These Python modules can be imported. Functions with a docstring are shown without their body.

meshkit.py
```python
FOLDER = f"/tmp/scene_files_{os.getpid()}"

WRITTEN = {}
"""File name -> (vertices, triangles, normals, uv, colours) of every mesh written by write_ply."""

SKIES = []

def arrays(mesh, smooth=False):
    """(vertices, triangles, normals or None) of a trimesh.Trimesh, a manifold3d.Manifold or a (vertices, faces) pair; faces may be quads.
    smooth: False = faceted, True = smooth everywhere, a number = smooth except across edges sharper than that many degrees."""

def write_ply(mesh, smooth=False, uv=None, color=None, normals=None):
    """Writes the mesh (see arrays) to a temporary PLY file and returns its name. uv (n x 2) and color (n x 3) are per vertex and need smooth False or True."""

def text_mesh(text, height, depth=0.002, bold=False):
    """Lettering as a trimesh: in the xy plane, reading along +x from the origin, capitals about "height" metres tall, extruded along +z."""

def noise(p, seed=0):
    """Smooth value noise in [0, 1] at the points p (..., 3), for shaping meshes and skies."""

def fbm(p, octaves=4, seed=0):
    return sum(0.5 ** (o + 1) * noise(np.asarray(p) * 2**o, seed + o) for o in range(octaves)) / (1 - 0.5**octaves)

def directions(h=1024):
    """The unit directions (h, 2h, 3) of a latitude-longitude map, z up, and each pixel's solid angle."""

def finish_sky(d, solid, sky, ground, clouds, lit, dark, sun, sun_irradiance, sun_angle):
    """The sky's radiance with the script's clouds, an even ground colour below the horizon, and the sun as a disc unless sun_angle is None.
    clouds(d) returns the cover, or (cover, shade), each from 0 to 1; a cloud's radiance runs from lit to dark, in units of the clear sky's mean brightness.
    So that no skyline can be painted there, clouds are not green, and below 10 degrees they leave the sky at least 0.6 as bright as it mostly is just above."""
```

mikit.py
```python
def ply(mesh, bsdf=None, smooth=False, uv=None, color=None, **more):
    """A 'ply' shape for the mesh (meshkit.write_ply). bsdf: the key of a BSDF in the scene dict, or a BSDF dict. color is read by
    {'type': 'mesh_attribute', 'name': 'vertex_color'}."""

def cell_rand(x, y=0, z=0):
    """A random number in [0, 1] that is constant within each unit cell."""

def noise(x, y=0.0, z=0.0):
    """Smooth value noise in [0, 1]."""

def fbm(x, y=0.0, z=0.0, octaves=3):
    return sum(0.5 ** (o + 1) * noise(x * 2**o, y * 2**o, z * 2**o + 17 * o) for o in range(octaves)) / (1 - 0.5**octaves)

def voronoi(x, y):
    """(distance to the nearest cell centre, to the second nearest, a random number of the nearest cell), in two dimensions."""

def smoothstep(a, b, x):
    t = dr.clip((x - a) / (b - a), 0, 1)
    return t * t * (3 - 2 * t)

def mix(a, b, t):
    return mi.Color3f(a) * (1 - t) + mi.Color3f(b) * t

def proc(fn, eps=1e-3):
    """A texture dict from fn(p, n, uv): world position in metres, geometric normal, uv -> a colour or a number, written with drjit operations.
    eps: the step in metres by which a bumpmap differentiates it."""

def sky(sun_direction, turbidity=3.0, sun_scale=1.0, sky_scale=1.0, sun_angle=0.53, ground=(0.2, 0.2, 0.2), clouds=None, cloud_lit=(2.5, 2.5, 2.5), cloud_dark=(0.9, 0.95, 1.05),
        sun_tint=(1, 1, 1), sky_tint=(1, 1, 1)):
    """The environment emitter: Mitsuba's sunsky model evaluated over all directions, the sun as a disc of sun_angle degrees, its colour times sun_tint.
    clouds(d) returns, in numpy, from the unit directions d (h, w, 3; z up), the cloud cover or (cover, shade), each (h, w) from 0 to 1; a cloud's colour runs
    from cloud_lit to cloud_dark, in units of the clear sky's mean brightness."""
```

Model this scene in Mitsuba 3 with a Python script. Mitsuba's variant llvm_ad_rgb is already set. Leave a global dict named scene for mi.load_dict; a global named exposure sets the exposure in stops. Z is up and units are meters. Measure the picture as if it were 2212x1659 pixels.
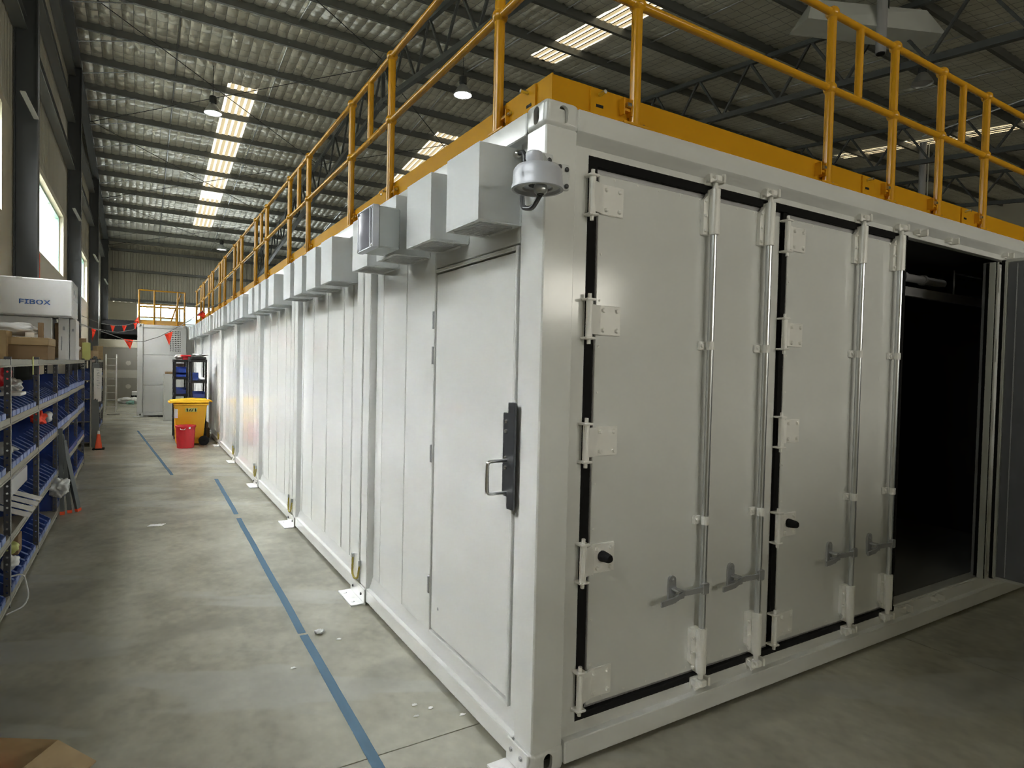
import math
import numpy as np, trimesh, mitsuba as mi, mikit, meshkit, manifold3d
from trimesh.creation import extrude_polygon
from shapely.geometry import Polygon, Point, box as sbox
T = mi.ScalarTransform4f
scene, labels = {}, {}
rng = np.random.default_rng(7)

# ------------------------------------------------------------------ camera, light, exposure
EYE = np.array([-1.43120, -2.14007, 1.76180])
YAW, PITCH, ROLL, FPX = 0.544471287, -0.0252684859, 0.0226968609, 1327.84
fw = np.array([math.sin(YAW)*math.cos(PITCH), math.cos(YAW)*math.cos(PITCH), math.sin(PITCH)])
rt = np.cross(fw, [0, 0, 1]); rt /= np.linalg.norm(rt); up = np.cross(rt, fw)
up = -math.sin(ROLL)*rt + math.cos(ROLL)*up
scene['camera'] = {'type': 'perspective', 'fov': 2*math.degrees(math.atan(1106/FPX)), 'fov_axis': 'x', 'near_clip': 0.05, 'far_clip': 200.0,
                   'to_world': T().look_at(origin=EYE.tolist(), target=(EYE+fw).tolist(), up=up.tolist())}
exposure = 0.30
SKYK = 1/.152
SKY = 33.0
def overcast(d): return np.ones(d.shape[:2]), np.zeros(d.shape[:2])
scene['sky'] = {**mikit.sky([-.3, .2, .9], turbidity=6.0, sun_scale=0.0, sky_scale=SKY*SKYK, ground=(.25, .25, .24), clouds=overcast, cloud_lit=(1.0, 1.03, 1.03)), 'sampling_weight': 18.0}
SKYB, SKYD = [1.15, 1.03, .74], [.55, .43, .23]   # daylight through the translucent roof sheets: clear ribs, dirty ribs
UNSEEN_REAR_GLOW = [9.6, 9.2, 8.1]     # glow of unseen rear-wall windows, placed to light the cargo-door side
LAMP = [60.0, 60.0, 58.0]

# ------------------------------------------------------------------ materials
def rgb(*c): return {'type': 'rgb', 'value': list(c)}
def srgb(r, g, b):
    return [((x/255)/12.92 if x/255 < .04045 else ((x/255+.055)/1.055)**2.4) for x in (r, g, b)]
def mat(name, col, rough=.5, metal=0., spec=.5, **k):
    scene[name] = {'type': 'twosided', 'bsdf': {'type': 'principled', 'base_color': col if isinstance(col, dict) else rgb(*col), 'roughness': rough, 'metallic': metal, 'specular': spec, **k}}
fbm, noise, sst, mix = mikit.fbm, mikit.noise, mikit.smoothstep, mikit.mix
def concrete_fn(p, n, uv):
    a = fbm(p.x*.55+3, p.y*.4, 0., 4)
    b = fbm(p.x*3.1, p.y*2.3, 5., 4)
    c = fbm(p.x*22, p.y*17, 9., 3)
    st = sst(.56, .72, fbm(p.x*.9+20, p.y*1.7, 2., 4))
    col = mix([.235, .225, .175], [.345, .335, .27], sst(.3, .7, a*.5+b*.5))
    col = col*(.86+.28*c)
    sc = sst(.60, .68, fbm(p.x*1.3+p.y*2.2+40, p.y*.35-p.x*.6, 3., 4))
    col = mix(col, [.36, .37, .35], .35*sc)
    return mix(col, [.17, .165, .135], .45*st)
mat('m_concrete', mikit.proc(concrete_fn), .38, 0, .4)
def foil_fn(p, n, uv):
    a = fbm(p.x*2.1, p.y*1.7, 0., 3)
    import drjit as dr
    gx, gy = dr.abs(dr.sin(p.x*(3.14159/.23))), dr.abs(dr.sin(p.y*(3.14159/.30)))
    seam = (1-sst(0., .22, gx))*.55
    seam = dr.maximum(seam, (1-sst(0., .16, gy))*.40)
    return mix([.80, .785, .69], [.93, .92, .83], sst(.3, .75, a))*(1-seam)
def foil_bump(p, n, uv):
    import drjit as dr
    rib = dr.abs(dr.sin(p.x*(3.14159/.23)))
    row = dr.abs(dr.sin(p.y*(3.14159/.30)))
    w = fbm(p.x*9, p.y*5, p.z*3, 3)
    return 0.014*dr.sqrt(rib) + 0.006*dr.sqrt(row) + 0.022*w
scene['m_foil'] = {'type': 'twosided', 'bsdf': {'type': 'bumpmap', 'arbitrary': mikit.proc(foil_bump, 4e-3), 'scale': 1.0,
                   'bsdf': {'type': 'principled', 'base_color': mikit.proc(foil_fn), 'roughness': .33, 'metallic': .30, 'specular': .5}}}
def clad_fn(p, n, uv):
    a = fbm(p.x*1.5, p.y*2.2, p.z*.35, 3)
    return mix([.34, .325, .265], [.48, .46, .385], a)
mat('m_clad', mikit.proc(clad_fn), .5, .1)
mat('m_outside_wall', [.26, .275, .28], .8)
mat('m_panel_beige', srgb(196, 190, 172), .6)
def white_fn(p, n, uv):
    a = fbm(p.x*1.2, p.y*1.2, p.z*.8, 3)
    return mix([.73, .745, .73], [.77, .785, .77], a)
mat('m_white', mikit.proc(white_fn), .13, 0, .45)
mat('m_hood', [.66, .68, .685], .5, 0, .12)
mat('m_hinge', [.87, .87, .84], .3)
mat('m_yellow', [.64, .31, .012], .16, 0, .45)
mat('m_yellow_plate', [.58, .285, .010], .45, 0, .06)
mat('m_dark_steel', [.028, .031, .032], .5)
mat('m_truss', [.055, .060, .058], .5)
mat('m_purlin', [.10, .103, .095], .45, .3)
mat('m_galv', [.62, .64, .66], .27, .95)
mat('m_chrome', [.72, .72, .70], .18, 1.)
mat('m_handle_steel', [.38, .39, .40], .38, .6)
mat('m_black_steel', [.022, .023, .025], .32, .2)
mat('m_rubber', [.006, .006, .006], .7, 0, .1)
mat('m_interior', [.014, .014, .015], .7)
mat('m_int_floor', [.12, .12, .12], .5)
mat('m_int_grey', [.42, .42, .43], .4, .2)
mat('m_leaf_inside', [.095, .096, .10], .45, .1)
mat('m_alu', [.60, .62, .63], .3, .8)
mat('m_blue_bin', [.008, .026, .14], .35)
mat('m_blue_bright', [.012, .06, .42], .4)
mat('m_label_strip', [.17, .23, .45], .45)
mat('m_shelf_beam', [.25, .24, .20], .5, .1)
mat('m_shelf_post', [.022, .022, .025], .4)
mat('m_post_edge', [.25, .25, .24], .45, .3)
mat('m_board', [.22, .20, .165], .7)
def card_fn(p, n, uv):
    return mix([.29, .205, .11], [.37, .27, .155], fbm(p.x*14, p.y*14, p.z*40, 3))
mat('m_cardboard', mikit.proc(card_fn), .75, 0, .2)
mat('m_cardboard_dark', [.15, .097, .052], .8, 0, .2)
mat('m_white_card', [.66, .66, .66], .6, 0, .3)
mat('m_paper', [.80, .80, .78], .6, 0, .3)
mat('m_plastic_bag', [.55, .56, .55], .25)
mat('m_text_blue', srgb(52, 82, 140), .6)
mat('m_text_grey', [.30, .31, .34], .6)
mat('m_red', [.60, .022, .03], .4)
mat('m_orange', [.95, .085, .04], .6, 0, .2)
mat('m_cone', [.86, .11, .035], .5)
mat('m_bin_yellow', [.85, .42, .010], .4)
mat('m_black', [.010, .010, .010], .6, 0, .15)
mat('m_tape', [.040, .098, .155], .5)
mat('m_pvc_grey', [.50, .52, .58], .35)
mat('m_box_grey', [.40, .43, .43], .4)
mat('m_strap', [.34, .27, .05], .5)
mat('m_ladder', [.52, .52, .50], .35, .7)
mat('m_plaster', [.34, .325, .29], .8)
mat('m_plaster_patch', [.56, .54, .49], .8)
mat('m_grey_cab', [.46, .46, .42], .5)
mat('m_green_frame', [.25, .42, .36], .3)
mat('m_frame_white', [.62, .64, .60], .4)
mat('m_rope', [.20, .20, .19], .7)
mat('m_lime', [.50, .52, .18], .6)
mat('m_teal', [.25, .45, .40], .6)
scene['m_clear_cover'] = {'type': 'twosided', 'bsdf': {'type': 'principled', 'base_color': rgb(.20, .20, .23), 'roughness': .05, 'metallic': .35, 'specular': .8}}
scene['m_pane'] = {'type': 'thindielectric', 'int_ior': 1.5}
scene['m_glass'] = {'type': 'dielectric', 'int_ior': 1.5}

# ------------------------------------------------------------------ mesh helpers
cat = trimesh.util.concatenate
def M(v, f): return trimesh.Trimesh(np.asarray(v, float), np.asarray(f), process=False)
BOXF = np.array([[0, 1, 3], [0, 3, 2], [4, 6, 7], [4, 7, 5], [0, 4, 5], [0, 5, 1], [2, 3, 7], [2, 7, 6], [0, 2, 6], [0, 6, 4], [1, 5, 7], [1, 7, 3]])
def bx(x0, x1, y0, y1, z0, z1, b=0.):
    x0, x1 = min(x0, x1), max(x0, x1); y0, y1 = min(y0, y1), max(y0, y1); z0, z1 = min(z0, z1), max(z0, z1)
    if b <= 0:
        return M([[x, y, z] for x in (x0, x1) for y in (y0, y1) for z in (z0, z1)], BOXF)
    b = min(b, .45*min(x1-x0, y1-y0, z1-z0)); P = []
    for x, sx in ((x0, 1), (x1, -1)):
        for y, sy in ((y0, 1), (y1, -1)):
            for z, sz in ((z0, 1), (z1, -1)):
                P += [[x, y+sy*b, z+sz*b], [x+sx*b, y, z+sz*b], [x+sx*b, y+sy*b, z]]
    return trimesh.Trimesh(np.array(P)).convex_hull
def rot(m, axis, deg, about=(0, 0, 0)):
    m = m.copy(); m.apply_transform(trimesh.transformations.rotation_matrix(math.radians(deg), axis, about)); return m
def mv(m, x=0, y=0, z=0):
    m = m.copy(); m.apply_translation([x, y, z]); return m
def hull(P): return trimesh.Trimesh(np.asarray(P, float)).convex_hull
def tube(P, r, n=10):
    P = np.asarray(P, float); k = len(P); R = np.broadcast_to(np.asarray(r, float), (k,))
    t = np.gradient(P, axis=0); t /= np.linalg.norm(t, axis=1, keepdims=True)
    a0 = np.array([0, 0, 1.]) if abs(t[0][2]) < .9 else np.array([1., 0, 0])
    V = []
    for i in range(k):
        a = a0 - t[i]*(a0 @ t[i]); a /= np.linalg.norm(a); a0 = a; b = np.cross(t[i], a)
        for j in range(n):
            w = 2*math.pi*j/n; V.append(P[i]+R[i]*(math.cos(w)*a+math.sin(w)*b))
    F = []
    for i in range(k-1):
        for j in range(n):
            p, q = i*n+j, i*n+(j+1) % n
            F += [[p, q, q+n], [p, q+n, p+n]]
    c0, c1 = len(V), len(V)+1; V += [P[0], P[-1]]
    for j in range(n):
        F += [[c0, (j+1) % n, j], [c1, (k-1)*n+j, (k-1)*n+(j+1) % n]]
    return M(V, F)
def bar(a, b, w, h=None):
    """square bar from a to b"""
    a, b = np.asarray(a, float), np.asarray(b, float); h = h or w
    t = (b-a)/np.linalg.norm(b-a); s = np.cross(t, [0, 0, 1.]) if abs(t[2]) < .98 else np.array([1., 0, 0]); s /= np.linalg.norm(s); u = np.cross(s, t)
    V = [p+i*s*w/2+j*u*h/2 for p in (a, b) for i in (-1, 1) for j in (-1, 1)]
    m = M(V, BOXF)
    return m
def bend(P, rad, n=5):
    """polyline with rounded corners"""
    P = [np.asarray(p, float) for p in P]; out = [P[0]]
    for a, b, c in zip(P, P[1:], P[2:]):
        u, v = (a-b)/np.linalg.norm(a-b), (c-b)/np.linalg.norm(c-b)
        p, q = b+u*rad, b+v*rad
        for k in range(n+1):
            s = k/n; out.append((1-s)**2*p+2*s*(1-s)*b+s*s*q)
    return out+[P[-1]]
def lathe(prof, n=24, at=(0, 0, 0), axis='z'):
    """closed surface from (radius, height) points"""
    V, F = [], []
    for r, h in prof:
        for j in range(n):
            w = 2*math.pi*j/n; V.append([r*math.cos(w), r*math.sin(w), h])
    k = len(prof)
    for i in range(k-1):
        for j in range(n):
            p, q = i*n+j, i*n+(j+1) % n; F += [[p, q, q+n], [p, q+n, p+n]]
    m = M(V, F)
    if axis == 'y': m = rot(m, [1, 0, 0], 90)
    if axis == 'x': m = rot(m, [0, 1, 0], 90)
    return mv(m, *at)
def ball(c, r, s=2):
    m = trimesh.creation.icosphere(s, r); return mv(m, *c)
def grid(f, us, vs, flip=False):
    V = [f(u, v) for u in us for v in vs]; n = len(vs); F = []
    for i in range(len(us)-1):
        for j in range(n-1):
            a = i*n+j; q = [[a, a+n, a+n+1], [a, a+n+1, a+1]]
            F += [t[::-1] for t in q] if flip else q
    return M(V, F)
def prism(pts, axis, lo, hi):
    """polygon in the plane of the other two axes extruded along axis"""
    m = extrude_polygon(Polygon(pts), hi-lo)
    v = m.vertices.copy(); v[:, 2] += lo
    if axis == 'x': v = v[:, [2, 0, 1]]
    if axis == 'y': v = np.stack([v[:, 0], v[:, 2], v[:, 1]], 1)
    m = M(v, m.faces)
    if m.volume < 0: m.invert()
    return m
def bolt(c, d, r=.011, h=.010, n=6):
    c, d = np.asarray(c, float), np.asarray(d, float)
    return tube([c, c+d*h*.6, c+d*h], [r, r, r*.7], n)
def crumple(c, r, sq=(1, 1, 1), amp=.35, f=9, s=3, seed=0):
    m = trimesh.creation.icosphere(s, 1.0); v = m.vertices
    k = 1+amp*(2*meshkit.fbm(v*f*.25+seed*7.3, 3, seed)-1)*1.6
    v = v*k[:, None]*r*np.asarray(sq)
    return mv(M(v, m.faces), *c)

# ------------------------------------------------------------------ scene helpers
STUFF = {'hinge_bolts', 'screws', 'bolts', 'sleeve_bolts', 'rivets', 'lap_bolts', 'corner_screws', 'lining_ribs', 'handwriting', 'printed_marks', 'sticker_print'}
used = {}
def uniq(key):
    if key not in used: used[key] = 0; return key
    used[key] += 1; return f'{key}_{used[key]:03d}'
def put(name, mesh, m, parent=None, smooth=False, **k):
    key = uniq(f'{parent}__{name}' if parent else name)
    scene[key] = mikit.ply(mesh, m, smooth=smooth, **k)
    if name in STUFF: labels[key] = {'kind': 'stuff'}
    return key
def share(name, ply, parent=None, at=(0, 0, 0), tf=None):
    key = uniq(f'{parent}__{name}' if parent else name)
    if name in STUFF: labels[key] = {'kind': 'stuff'}
    scene[key] = {**ply, 'to_world': tf if tf is not None else T().translate([float(a) for a in at])}; return key
def thing(name, label, category, group=None):
    key = uniq(name); labels[key] = {'label': label, 'category': category}
    if group: labels[key]['group'] = group
    return key
def tag(key, label, category, group=None):
    labels[key] = {'label': label, 'category': category}
    if group: labels[key]['group'] = group
    return key
def struct(key, label=None):
    labels[key] = {'kind': 'structure'}
    if label: labels[key]['label'] = label
    return key
def plabel(key, label): labels[key] = {'label': label}

# ------------------------------------------------------------------ building shell
XL, XR, YR, YF, RIDGE = -3.0, 30.6, -14.0, 34.0, 13.5
def zb(y): return 9.70-.115*abs(y-RIDGE)
# floor slabs
fl = put('floor', bx(XL-.3, XR+.3, YR-.3, YF+.3, -.20, -.03), 'm_dark_steel'); struct(fl, 'grey concrete warehouse floor')
YJ = [YR-.3, -11.3, -5.41, .492, 6.40, 12.3, 18.2, 24.1, 30.0, YF+.3]; XJ = [XL-.3, 3.0, 9.0, 15., 21., 27., XR+.3]
for a, b in zip(YJ, YJ[1:]):
    for c, d in zip(XJ, XJ[1:]):
        put('slab', bx(c+.003, d-.003, a+.003, b-.003, -.03, 0.), 'm_concrete', fl)

# ceiling: foil blanket on wire, sagging between purlins; openings where the translucent sheets lie
PUR = [14.05, 15.55, 17.0, 18.45, 19.95, 21.55, 23.1, 24.7, 26.35, 28.05, 29.75, 31.45, 33.2]
PUN = [12.95]+[12.95-1.52*k for k in range(1, 18)]
ALLP = sorted(PUN+PUR)
SK = [(0.6, 16.7, 29.8), (6.9, 16.7, 29.8), (6.83, 6.9, 11.0), (13.6, 16.7, 29.8), (19.35, 5.2, 10.8), (19.35, 16.7, 29.8)]
SKW = .78
def foil_z(X, Y):
    pa = np.array([YR-.5]+ALLP+[YF+.3]); i = np.clip(np.searchsorted(pa, Y)-1, 0, len(pa)-2)
    s = (Y-pa[i])/(pa[i+1]-pa[i])
    z = zb(0)*0 + (9.70-.115*np.abs(Y-RIDGE)) + .205 - .03*np.sin(np.pi*np.clip(s, 0, 1))
    px, py = X/.23, Y/.30
    pil = np.sqrt(np.abs(np.sin(np.pi*px)))*.6+np.sqrt(np.abs(np.sin(np.pi*py)))*.4
    z = z-.045*pil
    q = np.stack([X*4.3, Y*3.1, X*0], -1)
    return z-.03*(meshkit.fbm(q, 3, 3)-.5)-.025*(meshkit.noise(np.stack([X*11, Y*7, X*0+4], -1), 5)-.5)
def foil(x0, x1, y0, y1, dx, dy):
    xs = np.linspace(x0, x1, int(round((x1-x0)/dx))+1); ys = np.linspace(y0, y1, int(round((y1-y0)/dy))+1)
    X, Y = np.meshgrid(xs, ys, indexing='ij'); V = np.stack([X, Y, foil_z(X, Y)], -1).reshape(-1, 3)
    n = len(ys); i, j = np.meshgrid(np.arange(len(xs)-1), np.arange(n-1), indexing='ij'); a = (i*n+j).ravel()
    xc, yc = (X[:-1, :-1]+X[1:, 1:]).ravel()/2, (Y[:-1, :-1]+Y[1:, 1:]).ravel()/2
    keep = np.ones(len(a), bool)
    for sx, s0, s1 in SK: keep &= ~((xc > sx) & (xc < sx+SKW) & (yc > s0) & (yc < s1))
    a = a[keep]
    return M(V, np.vstack([np.stack([a, a+n+1, a+n], 1), np.stack([a, a+1, a+n+1], 1)]))
cl = put('ceiling', cat([foil(XL, 8.1, 4.0, YF, .046, .06), foil(XL, 8.1, YR, 4.0, .13, .15), foil(8.1, XR, YR, YF, .13, .15)]), 'm_foil', smooth=True); struct(cl, 'silver foil blanket under the roof')
put('roof_sheet', cat([grid(lambda u, v: [u, v, zb(v)+.40], [XL-.4, XR+.4], [YR-.4, RIDGE, YF+.4])]), 'm_clad', cl)
def csec(w, d, x0, x1):  # C section along x, web facing -y, top at 0
    return cat([bx(x0, x1, 0, .004, 0, d), bx(x0, x1, 0, w, 0, .004), bx(x0, x1, 0, w, d-.004, d), bx(x0, x1, w-.004, w, 0, .02), bx(x0, x1, w-.004, w, d-.02, d)])
pur = mikit.ply(csec(.075, .20, XL+.02, XR-.02), 'm_purlin')
for y in ALLP: share('purlin', pur, cl, (0, y, zb(y)))
# bridging between purlins
for bay in range(5):
    for fx in (.33, .68):
        x = -2.9+6.74*(bay+fx)
        if x > 20: continue
        for lo, hi in ((0, RIDGE), (RIDGE, YF)):
            ys = [y for y in ALLP if lo <= y <= hi]
            put('bridging', tube([[x, ys[0], zb(ys[0])+.10], [x, ys[-1], zb(ys[-1])+.10]], .016, 6), 'm_galv', cl)
# translucent roof sheets
for k, (sx, y0, y1) in enumerate(SK):
    where = {0: 'long translucent roof skylight nearest the left wall', 2: 'translucent roof skylight above the corner railing, just past the first truss', 4: 'translucent roof skylight far to the right behind the railing'}.get(k, {1: 'translucent roof skylight just above the kick plate beside the nearest vent hoods', 3: 'translucent roof skylight of the far roof slope, third from the left wall'}.get(k, 'translucent roof skylight of the far roof slope, furthest right'))
    t = thing('skylight', where, 'skylight', None)
    zz = lambda y: zb(y)+.165
    nr = 9; w = SKW/nr
    for nm, par, rad in (('clear_rib', 0, SKYB), ('dirty_rib', 1, SKYD)):
        ms = []
        for i in range(nr):
            if i % 2 != par: continue
            a, b = sx+i*w, sx+(i+1)*w; dz = 0 if par == 0 else -.02
            V = [[a, y0, zz(y0)+dz], [b, y0, zz(y0)+dz], [b, y1, zz(y1)+dz], [a, y1, zz(y1)+dz]]
            ms.append(M(V, [[0, 2, 1], [0, 3, 2]]))
        put(nm, cat(ms), 'm_white', t, emitter={'type': 'area', 'radiance': rgb(*rad)})
# trusses across the hall
def truss(x, label, nweb=True):
    t = thing('roof_truss', label, 'truss')
    top = lambda y: np.array([x, y, zb(y)-.05]); bot = lambda y: np.array([x, y, zb(y)-1.12])
    for a, b in ((-13.5, RIDGE), (RIDGE, 33.6)):
        put('top_chord', bar(top(a), top(b), .10, .10), 'm_truss', t)
        aa, bb = (max(a, -13.4), min(b, 33.3))
        put('bottom_chord', bar(bot(aa), bot(bb), .12, .12), 'm_truss', t)
    ys = np.arange(RIDGE, 41, 1.52)
    for s in (1, -1):
        for i in range(len(ys)-1):
            ya, yb_ = RIDGE+s*(ys[i]-RIDGE), RIDGE+s*(ys[i+1]-RIDGE)
            if min(ya, yb_) < -13.3 or max(ya, yb_) > 33.5: continue
            ym = (ya+yb_)/2
            put('web', bar(top(ya), bot(ym), .05), 'm_truss', t); put('web', bar(bot(ym), top(yb_), .05), 'm_truss', t)
    put('apex_post', bar(top(RIDGE-.05), bot(RIDGE-.05), .09), 'm_truss', t)
    put('apex_plate', bx(x-.06, x+.06, RIDGE-.22, RIDGE+.22, zb(RIDGE)-1.25, zb(RIDGE)-1.10), 'm_truss', t)
TX = [3.90, 10.60, 17.3, 24.0]
for x, l in zip(TX, ('dark steel lattice roof truss nearest the left wall, behind the side railing', 'dark steel lattice roof truss behind the first railing post on the cargo door side', 'dark steel lattice roof truss third from the left wall', 'dark steel lattice roof truss furthest to the right')): truss(x, l)
# roof bracing rods
t = thing('roof_bracing', 'thin dark diagonal bracing rods crossing under the roof in the left bay', 'bracing rod')
for x0, x1 in ((-2.75, 3.85), (3.95, 10.5)):
    for a, b in ((0.2, 6.9), (6.9, 13.4), (13.75, 20.3), (20.3, 27.0), (27.0, 33.6)):
        for s in (0, 1):
            p, q = (a, b) if s == 0 else (b, a)
            if (a > 13 or x0 < 0): put('rod', tube([[x0, p, zb(p)-.06-.03*s], [x1, q, zb(q)-.06-.03*s]], .011, 6), 'm_dark_steel', t)

# left gable wall
wl = put('wall_left', bx(XL-.25, XL, YR, YF, 0, 3.60), 'm_panel_beige'); struct(wl, 'left warehouse wall with high windows')
COLY = [-13.8, -6.1, 1.55, 9.20, 16.80, 24.35, 31.9]
def corr_y(y0, y1, z0f, z1f, x, pitch=.20, d=.028):
    ys, xs = [], []
    y = y0
    while y < y1-1e-6:
        for fr, dd in ((0, 0), (.45, 0), (.58, d), (.87, d)):
            ys.append(min(y+fr*pitch, y1)); xs.append(x+dd)
        y += pitch
    ys.append(y1); xs.append(x)
    V, F = [], []
    for yy, xx in zip(ys, xs): V += [[xx, yy, z0f(yy)], [xx, yy, z1f(yy)]]
    for i in range(len(ys)-1):
        a = 2*i; F += [[a, a+2, a+3], [a, a+3, a+1]]
    return M(V, F)
bays = list(zip([YR]+COLY, COLY+[YF]))
for a, b in bays:
    put('cladding', corr_y(a, b, lambda y: 5.2, lambda y: zb(y)+.42, XL-.03), 'm_clad', wl)
WZ0, WZ1 = 3.69, 5.10
UNSEEN_WIN_W = 2.9  # width of the out-of-view window beside the camera, set to light the doors
wi = 0
for a, b in bays:
    w0, w1 = (a+.32, b-.88) if b-a > 3 else (None, None)
    if w0 is not None and a < 0: w0 = w1-UNSEEN_WIN_W
    if w0 is None or a < -6.5:
        put('panel', bx(XL-.2, XL, a, b, 3.60, 5.22), 'm_panel_beige', wl); continue
    put('panel', bx(XL-.2, XL, a, w0, 3.60, 5.22), 'm_panel_beige', wl); put('panel', bx(XL-.2, XL, w1, b, 3.60, 5.22), 'm_panel_beige', wl)
    put('panel', bx(XL-.2, XL, w0, w1, 3.60, WZ0), 'm_panel_beige', wl); put('panel', bx(XL-.2, XL, w0, w1, WZ1, 5.22), 'm_panel_beige', wl)
    wi += 1
    fr = put(f'window_{wi}', cat([bx(XL-.16, XL-.09, w0, w1, WZ0, WZ0+.05), bx(XL-.16, XL-.09, w0, w1, WZ1-.05, WZ1), bx(XL-.16, XL-.09, w0, w0+.05, WZ0+.05, WZ1-.05), bx(XL-.16, XL-.09, w1-.05, w1, WZ0+.05, WZ1-.05)]), 'm_green_frame'); struct(fr, 'high window of frosted panes in the left wall')
    n = 4; dw = (w1-w0-.1)/n
    for i in range(n):
        p0, p1 = w0+.05+i*dw, w0+.05+(i+1)*dw
        if i: put('mullion', bx(XL-.15, XL-.10, p0-.02, p0+.02, WZ0+.05, WZ1-.05), 'm_frame_white', fr)
    V = [[XL-.13, w0+.04, WZ0+.04], [XL-.13, w1-.04, WZ0+.04], [XL-.13, w1-.04, WZ1-.04], [XL-.13, w0+.04, WZ1-.04]]
    put('pane', M(V, [[0, 1, 2], [0, 2, 3]]), 'm_pane', fr)
for z in (6.43, 7.6, 8.75):
    for a, b in zip(COLY, COLY[1:]):
        if z > min(zb(a), zb(b)): continue
        put('girt', cat([bx(XL+.0, XL+.006, a+.1, b-.1, z, z+.2), bx(XL, XL+.155, a+.1, b-.1, z, z+.006), bx(XL, XL+.155, a+.1, b-.1, z+.194, z+.2), bx(XL+.164, XL+.155, a+.1, b-.1, z, z+.03)]), 'm_purlin', wl)
put('ground_outside', bx(-30, XL-.31, -40, 70, -.25, -.05), 'm_concrete'); struct('ground_outside', 'ground outside the left wall')
t = thing('unseen_outside_wall', 'unseen wall outside the high windows, placed to block low sky light', 'building')
put('wall', bx(-11.5, -10.5, -40, 70, -.05, 9.7), 'm_outside_wall', t); put('parapet', bx(-11.5, -10.45, -40, 70, 9.7, 9.85), 'm_frame_white', t)  # wall out of view, height and tone set to cut low sky light
cn = ('at the rear corner', 'behind the camera', 'beside the camera', 'nearest steel column in view on the left wall', 'second steel column in view on the left wall', 'third steel column in view on the left wall', 'steel column of the left wall nearest the far corner')
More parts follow.
